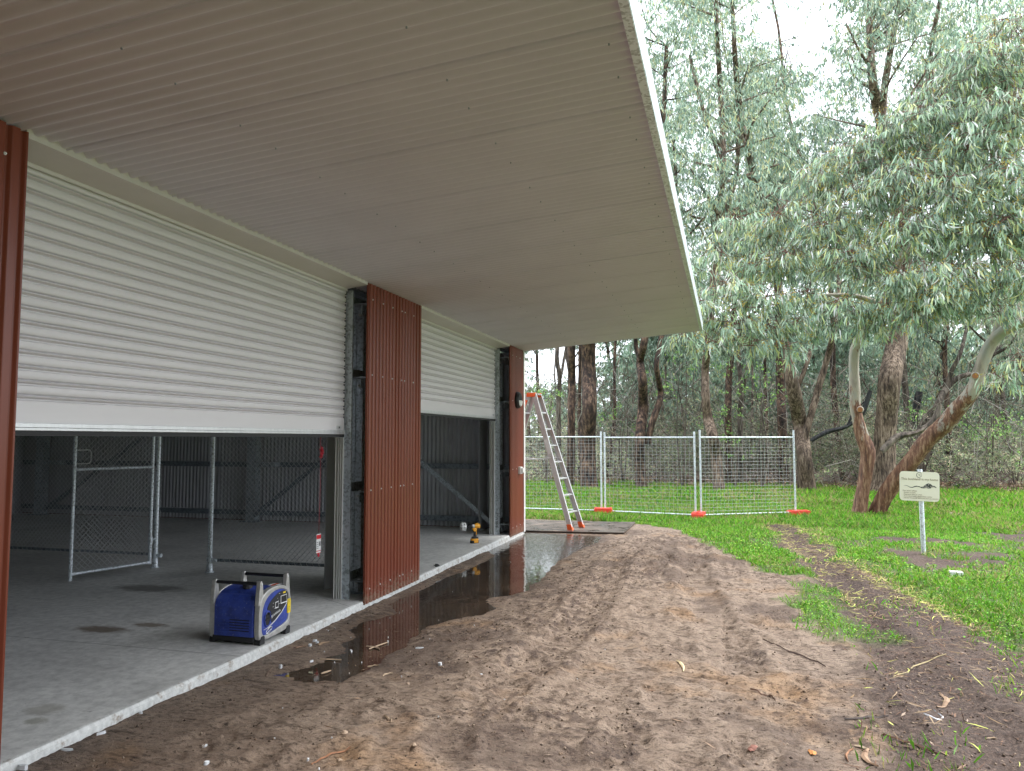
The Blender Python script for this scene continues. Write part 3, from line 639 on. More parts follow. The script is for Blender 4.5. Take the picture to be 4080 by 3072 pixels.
# dark packing above the wall heads
S(MB().box((-.30, Y0, 2.96), (-.2, 12.27, 3.04)), 'wall_plate', M['galv_dark'])

# soffit: corrugated sheets with lap lines, tapering edge
def xe(y): return 2.93-.0048*(12.35-y)
def zs_(x): return 3.002+SL*x
lapy = 12.352
seams = []
while lapy > -3.2:
    yb = lapy; ya = max(lapy-.775, -3.2)
    n = 9*6; prof = []
    Lp = yb-ya
    nst = max(2, int(round(Lp/.0775))*8)
    for i in range(nst+1):
        y = ya-.024+(Lp+.024)*i/nst
        sn = math.sin(2*math.pi*(y-.008)/.0775); prof.append((y, .0125*math.copysign(abs(sn)**.8, sn)))
    m = MB(); lift = .0012*((len(seams)) % 2)
    for off in (0, .0011):
        m.strip(prof, lambda q: (-.24, q[0], zs_(-.24)+q[1]+off+lift), lambda q: (xe(q[0]), q[0], zs_(xe(q[0]))+q[1]+off+lift))
    # turned-down lap edge that reads as a fine dark line
    m.add([(-.02, ya-.024, zs_(-.02)-.0095), (xe(ya), ya-.024, zs_(xe(ya))-.0095), (xe(ya), ya-.0205, zs_(xe(ya))-.0185), (-.02, ya-.0205, zs_(-.02)-.0185)], [(0, 1, 2, 3)])
    o = S(m, 'soffit_sheet', M['soffit'], smooth=True, fixn=False)
    for xs in (.95, 2.05, 2.80):
        for q in (.19, .5):
            yy = ya+Lp*q
            kk = round((yy-.008)/.0775-.75); yy = (kk+.75)*.0775+.008
            S(MB().tube([(xs, yy, zs_(xs)-.0185), (xs, yy, zs_(xs)-.006)], .0045, 6), 'screw', M['galv_dark'], o)
    seams.append(ya); lapy -= .775
# roof above the soffit (opaque), end capping, gutter-like fascia
rf = MB(); rf.add([(XB-.15, Y0-.1, zc(XB)+.06), (2.9, Y0-.1, zs_(2.9)+.03), (2.9, 12.36, zs_(2.9)+.03), (XB-.15, 12.36, zc(XB)+.06), (XB-.15, Y0-.1, zc(XB)+.16), (2.9, Y0-.1, zs_(2.9)+.13), (2.9, 12.36, zs_(2.9)+.13), (XB-.15, 12.36, zc(XB)+.16)], [(0, 3, 2, 1), (4, 5, 6, 7), (0, 1, 5, 4), (1, 2, 6, 5), (2, 3, 7, 6), (3, 0, 4, 7)])
S(rf, 'roof', M['galv'])
fb = MB(); ys_ = [-3.2, 12.362]
def fpt(y, dx, dz): return (xe(y)+dx, y, zs_(2.93)+dz)
sec = [(-.004, -.022), (.036, -.022), (.040, -.018), (.043, .135), (.040, .139), (.032, .139), (.030, -.012), (-.004, -.012)]
fb.add([fpt(ys_[0], *q) for q in sec]+[fpt(ys_[1], *q) for q in sec], [(i, (i+1) % 8, 8+(i+1) % 8, 8+i) for i in range(8)]+[tuple(range(8)), tuple(range(15, 7, -1))])
S(fb, 'fascia', M['zinc'])
eb = MB(); eb.add([(0, 12.353, zs_(0)-.016), (2.93, 12.353, zs_(2.93)-.016), (2.93, 12.358, zs_(2.93)-.016), (0, 12.358, zs_(0)-.016), (0, 12.353, zs_(0)+.05), (2.93, 12.353, zs_(2.93)+.05), (2.93, 12.358, zs_(2.93)+.05), (0, 12.358, zs_(0)+.05)], [(0, 3, 2, 1), (4, 5, 6, 7), (0, 1, 5, 4), (1, 2, 6, 5), (2, 3, 7, 6), (3, 0, 4, 7)])
S(eb, 'end_capping', M['soffit'])

# bulkhead light and small box on the last panel
def disc(mb, c, r0, r1, x0, x1, n=28, sy=1, sz=1):
    ring = lambda r, x: [(x, c[0]+r*math.cos(2*math.pi*k/n)*sy, c[1]+r*math.sin(2*math.pi*k/n)*sz) for k in range(n)]
    vs = ring(r0, x0)+ring(r1, x1); mb.add(vs, [(k, (k+1) % n, n+(k+1) % n, n+k) for k in range(n)]+[tuple(range(n, 2*n))])
lm = MB(); disc(lm, (11.83, 2.13), .135, .135, .022, .055); disc(lm, (11.83, 2.13), .135, .115, .055, .085)
wl = S(lm, 'wall_light', M['black'], bevel=.004)
lc = MB(); n = 20
arc = [(11.83+.10*math.cos(a), 2.125-.10*abs(math.sin(a))) for a in [math.pi*k/n for k in range(n+1)]]
vs = []
for (y, z) in arc: vs.append((.0865, y, z))
for (y, z) in arc: vs.append((.10, 11.83+(y-11.83)*.8, 2.115+(z-2.125)*.8))
m_ = len(arc); lc.add(vs, [(i, i+1, m_+i+1, m_+i) for i in range(m_-1)]+[tuple(range(m_, 2*m_)), (0, m_, 2*m_-1, m_-1)])
S(lc, 'lamp_cover', M['white'], wl, smooth=False)
jb = MB().prism([(11.90, .93), (12.03, .93), (12.045, .95), (12.045, 1.02), (12.03, 1.045), (11.90, 1.045)], 'x', .021, .065)
jb.prism([(11.92, .95), (12.00, .95), (12.01, .97), (12.01, 1.0), (12.00, 1.025), (11.92, 1.025)], 'x', .065, .10)
S(jb, 'junction_box', M['white'], bevel=.004)

# ------------------------------------------------------------------ chain link cage inside the shed
def chain(mb, o, u, Wd, Hh, p=.044, r=.0025, z0=0):
    """diagonal wires of a chain link panel spanned by unit vector u and z"""
    o = Vector(o); u = Vector(u).normalized(); zv = Vector((0, 0, 1)); nn = u.cross(zv)
    for sgn in (1, -1):
        k = -Hh if sgn > 0 else 0
        s0 = -Hh; 
        c = s0
        while c < Wd+(Hh if sgn < 0 else 0):
            # line a = c + sgn*h
            pts = []
            h0, h1 = 0, Hh
            a0, a1 = c+sgn*h0, c+sgn*h1
            if a1 != a0:
                def clip(h): return c+sgn*h
                lo, hi = h0, h1
                if sgn > 0: lo = max(lo, -c); hi = min(hi, Wd-c)
                else: lo = max(lo, c-Wd); hi = min(hi, c)
                if hi > lo+.01:
                    A = o+u*clip(lo)+zv*lo+nn*(.0015*sgn); B = o+u*clip(hi)+zv*hi+nn*(.0015*sgn)
                    mb.tube([A, B], r, 3, cap=False)
            c += p*1.41
def cage_panel(xa, xb, y, label):
    t = empty('chain_link_fence', ((xa+xb)/2, y, 0), label=label, cat='fence', group='chain link fencing inside the shed')
    m = MB(); chain(m, (xa+.02, y, .14), (1, 0, 0), xb-xa-.04, 2.25)
    m.build('chain_link_mesh', M['galv_wire'], t, world=True, fixn=False)
    m = MB().tube([(xa, y, .13), (xb, y, .13)], .017, 8); m.build('bottom_rail', M['galv_dark'], t, world=True, smooth=True)
    hx = []; k = xa+.04
    while k < xb-.03: hx.append((k, y+.0195*math.cos((k-xa)*84), .13+.0195*math.sin((k-xa)*84))); k += .0094
    m = MB().tube(hx, .0024, 4)
    tt = m.build('lacing_wire', M['galv_wire'], t, world=True, fixn=False)
    m = MB().tube([(xa, y, 2.4), (xb, y, 2.4)], .017, 8); m.build('top_rail', M['galv_dark'], t, world=True, smooth=True)
    return t
def cage_post(x, y, label):
    t = empty('steel_post', (x, y, 0), label=label, cat='post', group='round steel posts inside the shed')
    MB().tube([(x, y, .02), (x, y, 2.45)], .026, 12).build('pole', M['zinc'], t, world=True, smooth=True)
    m = MB().tube([(x, y, .0), (x, y, .012)], .052, 16); m.tube([(x, y, .012), (x, y, .10)], [.036, .031], 12); m.build('floor_flange', M['zinc'], t, world=True, smooth=False, bevel=.003)
    m = MB().tube([(x, y, .12), (x, y, .17)], .034, 12); m.tube([(x+.03, y, .145), (x+.085, y, .14)], .022, 8); m.build('clamp', M['zinc'], t, world=True, smooth=True)
    return t
cage_panel(-2.32, -.40, 7.45, 'chain link panel between the middle steel post and the door post')
cage_panel(-8.4, -3.22, 7.62, 'long dark chain link panel at the far left behind the open gate')
cage_post(-2.36, 7.38, 'round steel post with floor flange at the right side of the gap')
cage_post(-3.20, 7.50, 'round steel post with floor flange that carries the open gate')
cage_post(-8.4, 7.62, 'round steel post deep in the dark at the left end')
gt = empty('chain_link_gate', (-3.13, 7.33, 0), label='chain link gate with round tube frame swung open in the shed', cat='gate')
ga, gb = Vector((-3.13, 7.33, 0)), Vector((-3.36, 6.46, 0)); gu = (gb-ga)
MB().tube([ga+Vector((0, 0, .07)), ga+Vector((0, 0, 2.3))], .019, 10).build('hinge_stile', M['zinc'], gt, world=True, smooth=True)
MB().tube([gb+Vector((0, 0, .02)), gb+Vector((0, 0, 2.3))], .019, 10).build('latch_stile', M['zinc'], gt, world=True, smooth=True)
for z in (.09, 1.18, 2.28):
    MB().tube([ga+Vector((0, 0, z)), ga+gu*.06+Vector((0, 0, z)), gb-gu*.06+Vector((0, 0, z)), gb+Vector((0, 0, z))], [.024, .016, .016, .024], 10).build('cross_rail', M['zinc'], gt, world=True, smooth=True)
m = MB(); chain(m, ga+gu*.03+Vector((0, 0, .1)), gu, gu.length*.94, 2.16); m.build('chain_link_mesh', M['galv_wire'], gt, world=True, fixn=False)
z0 = Vector((0, 0, 1)); hh = [gb-gu*.02+z0*1.24, gb-gu*.17+z0*1.24, gb-gu*.19+z0*1.26, gb-gu*.19+z0*1.36, gb-gu*.17+z0*1.385, gb-gu*.0+z0*1.385]
MB().tube(hh, .007, 6).build('latch_handle', M['galv_wire'], gt, world=True, smooth=True)
m = MB(); m.tube([(-3.19, 7.48, .34), (-3.13, 7.33, .34)], .012, 8); m.tube([(-3.13, 7.33, .30), (-3.13, 7.33, .38)], .028, 10); m.build('hinge', M['zinc'], gt, world=True, smooth=True)

# hanging cord with a printed tag
tg = empty('hanging_tag', (-.35, 6.27, 1.5), label='red cord with red and white printed card hanging in the door opening', cat='tag')
c = [(-.35, 6.27+.006*math.sin(z*7), z) for z in np.linspace(1.9, .64, 24)]
MB().tube(c, .0022, 5).build('cord', M['cord'], tg, world=True)
m = MB(); rr = random.Random(3)
for i in range(26):
    a = rr.uniform(0, 6.28); b_ = Vector((-.35, 6.29, 1.375)); d1 = Vector((.2*math.sin(a), math.cos(a), rr.uniform(-1.1, 1.1)))*rr.uniform(.02, .055)
    m.tube([b_, b_+d1, b_+d1*.6+Vector((0, .01, -.012)), b_+Vector((0, -.004, rr.uniform(-.06, .06)))], .0028, 4)
m.build('cord_knot', M['cord'], tg, world=True)
m = MB(); m.box((-.352, 6.225, .455), (-.3505, 6.305, .63)); cardo = m.build('card', M['print_white'], tg, world=True)
for (a, b_) in ((.585, .622), (.473, .480), (.455, .460)): MB().box((-.3504, 6.226, a), (-.3497, 6.304, b_)).build('printed_band', M['print_red'], cardo, world=True)
for k in range(4): MB().box((-.3504, 6.232, .50+k*.018), (-.3498, 6.262+.008*(k % 3), .505+k*.018)).build('printed_line', M['ink_dark'], cardo, world=True)
MB().box((-.3504, 6.275, .52), (-.3498, 6.298, .56)).build('printed_line', M['ink_dark'], cardo, world=True)
MB().prism([(6.245, .455), (6.255, .425), (6.275, .418), (6.29, .43), (6.285, .455)], 'x', -.3545, -.3505).build('plastic_grip', M['cord'], tg, world=True, bevel=.002)

# ------------------------------------------------------------------ generator
def smooth_poly(pts, it=3):
    for _ in range(it):
        o = []
        for i in range(len(pts)):
            a = pts[i]; b = pts[(i+1) % len(pts)]
            o += [(a[0]*.75+b[0]*.25, a[1]*.75+b[1]*.25), (a[0]*.25+b[0]*.75, a[1]*.25+b[1]*.75)]
        pts = o
    return pts
GEN = empty('generator', (-.235, 5.085, 0), label='blue and silver portable generator standing near the slab edge', cat='generator')
gx0, gx1, gy0, gL = -.458, -.032, 4.885, .42
def gp(u, v): return (gy0+u*gL, v)                       # u along the slab edge 0..1, v height in metres
outer = [(.0, .035), (0, .20), (.02, .30), (.13, .365), (.42, .395), (.75, .385), (.95, .34), (1.0, .25), (1.0, .14), (.96, .055), (.80, .03), (.15, .022)]
outer_s = smooth_poly([gp(*q) for q in outer], 2)
inner = [(.10, .065), (.09, .18), (.12, .265), (.25, .33), (.48, .362), (.78, .355), (.93, .30), (.945, .22), (.93, .13), (.88, .095), (.60, .075), (.25, .052)]
inner_s = smooth_poly([gp(*q) for q in inner], 2)
def frame_ring(xa, xb):
    m = MB(); n = len(outer_s)
    # nearest outer point for each inner point keeps the ring tidy: both outlines have the same count
    vs = [(xa, *q) for q in outer_s]+[(xb, *q) for q in outer_s]+[(xa, *q) for q in inner_s]+[(xb, *q) for q in inner_s]
    fs = []
    for k in range(n):
        k2 = (k+1) % n
        fs += [(k, k2, n+k2, n+k), (2*n+k, 3*n+k, 3*n+k2, 2*n+k2), (k, 2*n+k, 2*n+k2, k2), (n+k, n+k2, 3*n+k2, 3*n+k)]
    m.add(vs, fs); return m
ff = frame_ring(gx1-.045, gx1).build('front_frame', M['silver'], GEN, world=True, bevel=.008)
bf = frame_ring(gx0, gx0+.045).build('back_frame', M['silver'], GEN, world=True, bevel=.008)
body_in = [( (y-(gy0+gL/2))*.965+gy0+gL/2, (z-.2)*.965+.2) for y, z in outer_s]
MB().prism(body_in, 'x', gx0+.03, gx1-.03).build('body', M['blue'], GEN, world=True, bevel=.012)
# near end panel with louvres
ep = MB().prism([(gy0-.004, .055), (gy0-.004, .27), (gy0+.012, .315), (gy0+.05, .352), (gy0+.07, .345), (gy0+.03, .06)], 'x', gx0+.046, gx1-.05)
epo = ep.build('end_panel', M['blue'], GEN, world=True, bevel=.006)
for k in range(5): MB().box((gx0+.075, gy0-.010, .085+k*.019), (gx1-.075, gy0-.003, .096+k*.019)).build('louvre', M['blue'], epo, world=True, bevel=.002)
for k in range(5): MB().box((gx0+.18, gy0-.0055, .0965+k*.019), (gx1-.08, gy0-.0042, .1035+k*.019)).build('vent_slot', M['black'], epo, world=True)
MB().box((gx0+.03, gy0+.002, .018), (gx1-.045, gy0+gL-.01, .056)).build('base_tray', M['rubber'], GEN, world=True, bevel=.004)
for xa in (gx0-.002, gx1-.043):
    for u in (.02, .82):
        MB().prism([gp(u, 0), gp(u+.15, 0), gp(u+.15, .05), gp(u+.13, .06), gp(u+.05, .06), gp(u, .02)], 'x', xa, xa+.048).build('foot', M['rubber'], GEN, world=True, bevel=.004)
# front blue panel inside the silver ring
fi = [((y-(gy0+gL*.52))*1.0+gy0+gL*.52, z) for y, z in inner_s]
MB().prism(fi, 'x', gx1-.04, gx1-.006).build('front_panel', M['blue'], GEN, world=True, bevel=.006)
cp = smooth_poly([gp(.24, .235), gp(.30, .275), (gp(.5, .325)), gp(.74, .345), gp(.90, .32), gp(.925, .255), gp(.80, .21), gp(.62, .165), gp(.45, .135), gp(.38, .125), gp(.39, .19), gp(.34, .225)], 2)
cpo = MB().prism(cp, 'x', gx1-.008, gx1-.003).build('control_panel', M['print_black'], GEN, world=True)
swoosh = [gp(.16, .098), gp(.30, .105), gp(.50, .135), gp(.70, .18), gp(.86, .232), gp(.93, .29)]
MB().tube([(gx1-.005, *q) for q in swoosh], [.002, .004, .0045, .0045, .004, .002], 6).build('silver_swoosh', M['silver'], GEN, world=True, smooth=True)
rec = MB(); rc = gp(.26, .17)
ringp = [(gx1-.001, rc[0]+.038*math.cos(a), rc[1]+.055*math.sin(a)) for a in np.linspace(0, 2*math.pi, 25)]
rec.tube(ringp, .005, 6, cap=False); rec.build('recess_rim', M['blue'], GEN, world=True, smooth=True)
rd = MB(); rd.add([(gx1-.0035, rc[0]+.036*math.cos(a), rc[1]+.053*math.sin(a)) for a in np.linspace(0, 2*math.pi, 24, endpoint=False)], [tuple(range(24))]); rd.build('starter_recess', M['black'], GEN, world=True)
MB().box((gx1-.003, rc[0]-.036, rc[1]-.006), (gx1+.012, rc[0]+.036, rc[1]+.004)).build('starter_grip', M['rubber'], GEN, world=True, bevel=.002)
for q in ((.2, .2), (.3, .205)): MB().tube([(gx1-.003, *gp(*q)), (gx1+.008, *gp(*q))], .008, 10).build('control_knob', M['rubber'], GEN, world=True)
def socket(ua, va, ub, vb):
    a = gp(ua, va); b = gp(ub, vb)
    MB().box((gx1-.003, a[0], a[1]), (gx1+.0005, b[0], b[1])).build('socket_frame', M['print_white'], cpo, world=True)
    MB().box((gx1-.002, a[0]+.004, a[1]+.008), (gx1+.0015, b[0]-.004, b[1]-.004)).build('socket', M['black'], cpo, world=True)
socket(.66, .245, .85, .305); socket(.49, .225, .585, .272)
rr = random.Random(9)
for k in range(22):
    u = rr.uniform(.36, .86); v = .155+.42*(u-.36)*.35+rr.uniform(.055, .14)
    if v > .335: continue
    a = gp(u, v); MB().box((gx1-.0028, a[0], a[1]), (gx1-.0018, a[0]+rr.uniform(.004, .014), a[1]+.0025)).build('panel_marking', M['print_white'], cpo, world=True)
MB().box((gx1-.0028, gp(.74, .0)[0], .318), (gx1-.0015, gp(.82, 0)[0], .330)).build('panel_label', M['sticker'], cpo, world=True)
text_mesh('lettering', 'YAMAHA', .026, M['print_white'], cpo, (gx1-.0015, gp(.53, 0)[0], .188), (0, 1, .22), (0, -.1, 1), spacing=1.05)
m = MB(); ec = gp(.40, .186); ring = [(gx1-.002, gp(.385, 0)[0]+.010*math.cos(a), .172+.010*math.sin(a)) for a in np.linspace(0, 2*math.pi, 17)]
m.tube(ring, .0012, 4, cap=False)
for a in (math.pi/2, math.pi/2+2.094, math.pi/2+4.189): m.tube([(gx1-.002, gp(.385, 0)[0], .172), (gx1-.002, gp(.385, 0)[0]+.009*math.cos(a), .172+.009*math.sin(a))], .0014, 4)
m.build('emblem', M['print_white'], cpo, world=True)
m = MB(); bc = gp(.325, .083)
m.add([(gx1-.0045, bc[0]+.040*math.cos(a), bc[1]+.012*math.cos(a)+.020*math.sin(a)) for a in np.linspace(0, 2*math.pi, 28, endpoint=False)], [tuple(range(28))])
bo = m.build('badge', M['print_white'], GEN, world=True)
m = MB(); m.add([(gx1-.0035, bc[0]-.034, bc[1]-.016), (gx1-.0035, bc[0]+.036, bc[1]+.006), (gx1-.0035, bc[0]+.034, bc[1]+.014), (gx1-.0035, bc[0]-.036, bc[1]-.007)], [(0, 1, 2, 3)]); m.build('badge_stripe', M['blue'], bo, world=True)
text_mesh('lettering', 'EF2400iS', .017, M['print_black'], bo, (gx1-.003, bc[0]+.002, bc[1]+.008), (0, 1, .28), (0, -.1, 1), shear=.2)
text_mesh('lettering', 'INVERTER', .009, M['print_black'], bo, (gx1-.003, bc[0]+.006, bc[1]-.012), (0, 1, .28), (0, -.1, 1), shear=.2)
for o_ in (('front_panel'),): pass
# yellow warning sticker on the far part of the front
st = MB().box((gx1-.006, gp(.885, 0)[0], .155), (gx1+.001, gp(.985, 0)[0], .262)).build('warning_sticker', M['sticker'], GEN, world=True)
for k, v in enumerate((.252, .243, .236, .199, .19, .183, .176)): MB().box((gx1+.001, gp(.90, 0)[0], v-.0025), (gx1+.0016, gp(.965-.01*(k % 3), 0)[0], v)).build('sticker_line', M['ink_dark'], st, world=True)
for v in (.222, .206): MB().tube([(gx1+.001, gp(.93, 0)[0], v), (gx1+.0018, gp(.93, 0)[0], v)], .005, 3).build('sticker_symbol', M['ink_dark'], st, world=True)
# handle brackets and bars
def bracket(u, lean, x0_, x1_):
    a = gy0+u*gL
    pts = [(a-.022, .28), (a+.05, .31), (a+.040, .36), (a+.031+lean, .435), (a+.021+lean, .458), (a+.007+lean, .461), (a-.002+lean, .448), (a-.012, .37)]
    MB().prism(pts, 'x', x0_, x1_).build('handle_bracket', M['silver'], GEN, world=True, bevel=.006)
for u, ln in ((.04, .0), (.87, -.0)):
    bracket(u, ln, gx1-.040, gx1-.004); bracket(u, ln, gx0+.004, gx0+.040)
    yh = gy0+u*gL+.014+ln
    MB().tube([(gx0+.02, yh, .437), (gx1-.02, yh, .437)], .0125, 12).build('handle_bar', M['black'], GEN, world=True, smooth=True)
    for xx in (gx1-.005,): MB().tube([(xx, yh, .437), (xx+.004, yh, .437)], .008, 8).build('handle_bolt', M['galv_wire'], GEN, world=True)
MB().tube([(-.235, 5.03, .375), (-.235, 5.03, .415)], .036, 10).build('fuel_cap', M['rubber'], GEN, world=True, bevel=.004)
MB().box((-.275, 5.018, .405), (-.195, 5.042, .425)).build('fuel_cap_grip', M['rubber'], GEN, world=True, bevel=.004)
for k, mt in enumerate(('print_white', 'orange', 'print_white')): MB().box((-.15+k*.028, 5.12, .3795), (-.13+k*.028, 5.24, .3815)).build('top_stripe', M[mt], GEN, world=True)

# ------------------------------------------------------------------ cordless drill with hole saw
DR = empty('cordless_drill', (-.25, 10.44, 0), label='yellow and black cordless drill with white hole saw standing on the slab', cat='drill')
bx, by = -.235, 10.44
def D(mb, name, mat, parent=DR, **k): return mb.build(name, M[mat], parent, world=True, **k)
bat = smooth_poly([(bx-.065, by-.045), (bx+.062, by-.045), (bx+.066, by+.045), (bx-.065, by+.045)], 2)
D(MB().prism(bat, 'z', .0, .040), 'battery_base', 'black', bevel=.006)
D(MB().prism([(q[0]*.93+bx*.07, q[1]*.93+by*.07) for q in bat], 'z', .040, .066), 'battery_top', 'yellow', bevel=.006)
D(MB().box((bx-.02, by-.0455, .010), (bx+.045, by-.042, .045)), 'battery_stripe', 'yellow', bevel=.001)
D(MB().prism([(bx-.045, .066), (bx+.055, .066), (bx+.048, .088), (bx+.02, .094), (bx-.03, .094)], 'y', by-.032, by+.032), 'handle_foot', 'black', bevel=.006)
D(MB().prism([(bx-.014, .09), (bx+.026, .09), (bx+.030, .13), (bx+.026, .175), (bx+.038, .21), (bx-.012, .21), (bx-.010, .15)], 'y', by-.019, by+.019), 'grip', 'black', bevel=.007)
D(MB().prism([(bx+.018, .10), (bx+.030, .13), (bx+.027, .17), (bx+.034, .20), (bx+.020, .20), (bx+.016, .15)], 'y', by-.0195, by+.0195), 'grip_stripe', 'yellow', bevel=.003)
D(MB().prism([(bx-.022, .172), (bx+.016, .168), (bx+.03, .215), (bx-.028, .215), (bx-.034, .20), (bx-.024, .192)], 'y', by-.023, by+.023), 'collar', 'yellow', bevel=.004)
D(MB().box((bx-.030, by-.010, .168), (bx-.014, by+.010, .196)), 'trigger', 'black', bevel=.004)
D(MB().tube([(bx-.005, by, .243), (bx+.03, by, .243), (bx+.075, by, .243), (bx+.082, by, .243)], [.031, .033, .033, .026], 16), 'motor_housing', 'yellow', smooth=True, bevel=.003)
D(MB().tube([(bx+.01, by, .256), (bx+.055, by, .262)], [.026, .024], 12), 'housing_top', 'yellow', smooth=True)
D(MB().tube([(bx-.035, by, .243), (bx-.005, by, .243)], [.029, .032], 16), 'gear_case', 'alu', smooth=True)
D(MB().tube([(bx-.08, by, .243), (bx-.072, by, .243), (bx-.05, by, .243), (bx-.035, by, .243)], [.022, .029, .031, .027], 16), 'clutch_ring', 'black', smooth=True)
D(MB().tube([(bx-.125, by, .243), (bx-.10, by, .243), (bx-.08, by, .243)], [.010, .021, .024], 14), 'chuck', 'black', smooth=True)
D(MB().tube([(bx-.20, by, .243), (bx-.12, by, .243)], .006, 8), 'pilot_bit', 'galv_wire')
# the hole saw: a perforated cup tilted like the drill axis
hs_ = MB(); n = 32; xa, xb_, R = bx-.200, bx-.142, .058
rows = [xa+(xb_-xa)*k/6 for k in range(7)]
vs = [(x_, by+R*math.cos(2*math.pi*k/n), .243+R*math.sin(2*math.pi*k/n)) for x_ in rows for k in range(n)]
fs = []
for i in range(6):
    for k in range(n):
        if i in (2, 3) and k % 4 in (0, 1) or (i == 1 and k % 8 == 5) or (i == 4 and k % 8 == 2): continue
        fs.append((i*n+k, i*n+(k+1) % n, (i+1)*n+(k+1) % n, (i+1)*n+k))
hs_.add(vs, fs); vs2 = [(xb_, by+R*math.cos(2*math.pi*k/n), .243+R*math.sin(2*math.pi*k/n)) for k in range(n)]+[(xb_, by, .243)]
hs_.add(vs2, [(k, (k+1) % n, n) for k in range(n) if k % 5])
ho = D(hs_, 'hole_saw', 'white', fixn=False); md = ho.modifiers.new('s', 'SOLIDIFY'); md.thickness = .003; md.offset = 0
DR.rotation_euler = (0, 0, math.radians(38))
sb = MB(); sb.tube([(0, 0, 0), (.015, 0, 0)], .006, 6); sb.tube([(.015, 0, 0), (.02, 0, 0), (.048, 0, 0), (.075, 0, 0)], [.012, .019, .017, .002], 12)
sbo = sb.build('step_drill_bit', M['black'], None, smooth=True); sbo.location = (-.06, 8.40, .0195); sbo.rotation_euler = (0, .03, .35)
tag(sbo, 'small black cone shaped drill bit lying on the slab beside the middle cladding', 'drill bit')

# ------------------------------------------------------------------ board, ladder
bd = MB(); nx_, ny_ = 14, 14
def bz(u, v): return -.058-.006*v-.012*math.sin(u*2.2)+.008*math.sin(v*5+u*2)
P = lambda u, v, dz: ((-.9)+(2.52)*u+.0*v, 12.56+.18*u+1.75*v, bz(u, v)+dz)
vs = [P(i/nx_, j/ny_, dz) for dz in (0, -.018) for j in range(ny_+1) for i in range(nx_+1)]
n1 = (nx_+1)*(ny_+1); fs = []
for j in range(ny_):
    for i in range(nx_):
        a = j*(nx_+1)+i; fs += [(a, a+1, a+nx_+2, a+nx_+1), (n1+a, n1+a+nx_+1, n1+a+nx_+2, n1+a+1)]
for i in range(nx_): fs += [(i, n1+i, n1+i+1, i+1), (ny_*(nx_+1)+i, ny_*(nx_+1)+i+1, n1+ny_*(nx_+1)+i+1, n1+ny_*(nx_+1)+i)]
for j in range(ny_): a = j*(nx_+1); b_ = a+nx_; fs += [(a, a+nx_+1, n1+a+nx_+1, n1+a), (b_, n1+b_, n1+b_+nx_+1, b_+nx_+1)]
bd.add(vs, fs); bo_ = bd.build('wet_board', M['board'], None, smooth=False)
tag(bo_, 'wide dark wet board lying flat at the end of the shed', 'board')

LD = empty('step_ladder', (.35, 13.2, -.07), label='tall aluminium step ladder with orange feet standing on the wet board', cat='ladder')
TOPZ = 2.30
LBn, LBf = Vector((.685, 12.88, -.062)), Vector((.80, 13.38, -.062))      # near and far front feet
LTn, LTf = ony(2126, 1590, 13.02), ony(2150, 1590, 13.27); LTn.z = LTf.z = TOPZ
def rail(a, b, wdir, name, w_=.034, d_=.088, mat='alu'):
    """channel section: web plus two flanges and two ribs"""
    a = Vector(a); b = Vector(b); t = (b-a).normalized(); wv = Vector(wdir); wv = (wv-t*wv.dot(t)).normalized(); dv = t.cross(wv).normalized()
    m = MB()
    def bar(u0, u1, v0, v1):
        vs = [p+dv*u+wv*v for p in (a, b) for (u, v) in ((u0, v0), (u1, v0), (u1, v1), (u0, v1))]
        m.add(vs, [(0, 3, 2, 1), (4, 5, 6, 7), (0, 1, 5, 4), (1, 2, 6, 5), (2, 3, 7, 6), (3, 0, 4, 7)])
    bar(-d_/2, d_/2, 0, .003); bar(-d_/2, -d_/2+.004, .0032, w_); bar(d_/2-.004, d_/2, .0032, w_)
    for q in (-.022, -.004, .014): bar(q, q+.007, -.004, -.0002)
    return m.build(name, M[mat], LD, world=True), dv, wv
inw = (LBf-LBn).normalized()
rn, dvn, wvn = rail(LBn, LTn, inw, 'front_rail'); rf_, dvf, wvf = rail(LBf, LTf, -inw, 'front_rail')
BBn, BBf = Vector((-.93, 12.98, -.062)), Vector((-.83, 13.56, -.062)); BTn, BTf = LTn+Vector((-.10, .01, 0)), LTf+Vector((-.10, -.01, 0))
rb1, _, _ = rail(BBn, BTn, inw, 'back_rail'); rb2, _, _ = rail(BBf, BTf, -inw, 'back_rail')
for k in range(1, 8):
    t = k*.1228+.002
    for (A0, A1, B0, B1, nm) in ((LBn, LTn, LBf, LTf, 'step'), (BBn, BTn, BBf, BTf, 'back_rung')):
        a = A0.lerp(A1, t); b = B0.lerp(B1, t); dd = (b-a).normalized(); fwd = Vector((-dd.y, dd.x, 0)).normalized()
        m = MB(); vs = []
        for p in (a+dd*.004, b-dd*.004):
            for (u, z) in ((-.037, -.018), (.037, -.018), (.037, 0), (-.037, 0)): vs.append(p+fwd*u+Vector((0, 0, z)))
        m.add(vs, [(0, 3, 2, 1), (4, 5, 6, 7), (0, 1, 5, 4), (1, 2, 6, 5), (2, 3, 7, 6), (3, 0, 4, 7)])
        for q in (-.024, -.008, .008, .024):
            vs = [p+fwd*(q+e)+Vector((0, 0, z)) for p in (a+dd*.006, b-dd*.006) for (e, z) in ((-.003, .0005), (.003, .0005), (.003, .005), (-.003, .005))]
            m.add(vs, [(0, 3, 2, 1), (4, 5, 6, 7), (0, 1, 5, 4), (1, 2, 6, 5), (2, 3, 7, 6), (3, 0, 4, 7)])
        m.build(nm, M['alu'], LD, world=True)
        m = MB().tube([a+dd*.006, a+dd*.03+Vector((0, 0, .004))], .020, 6); 
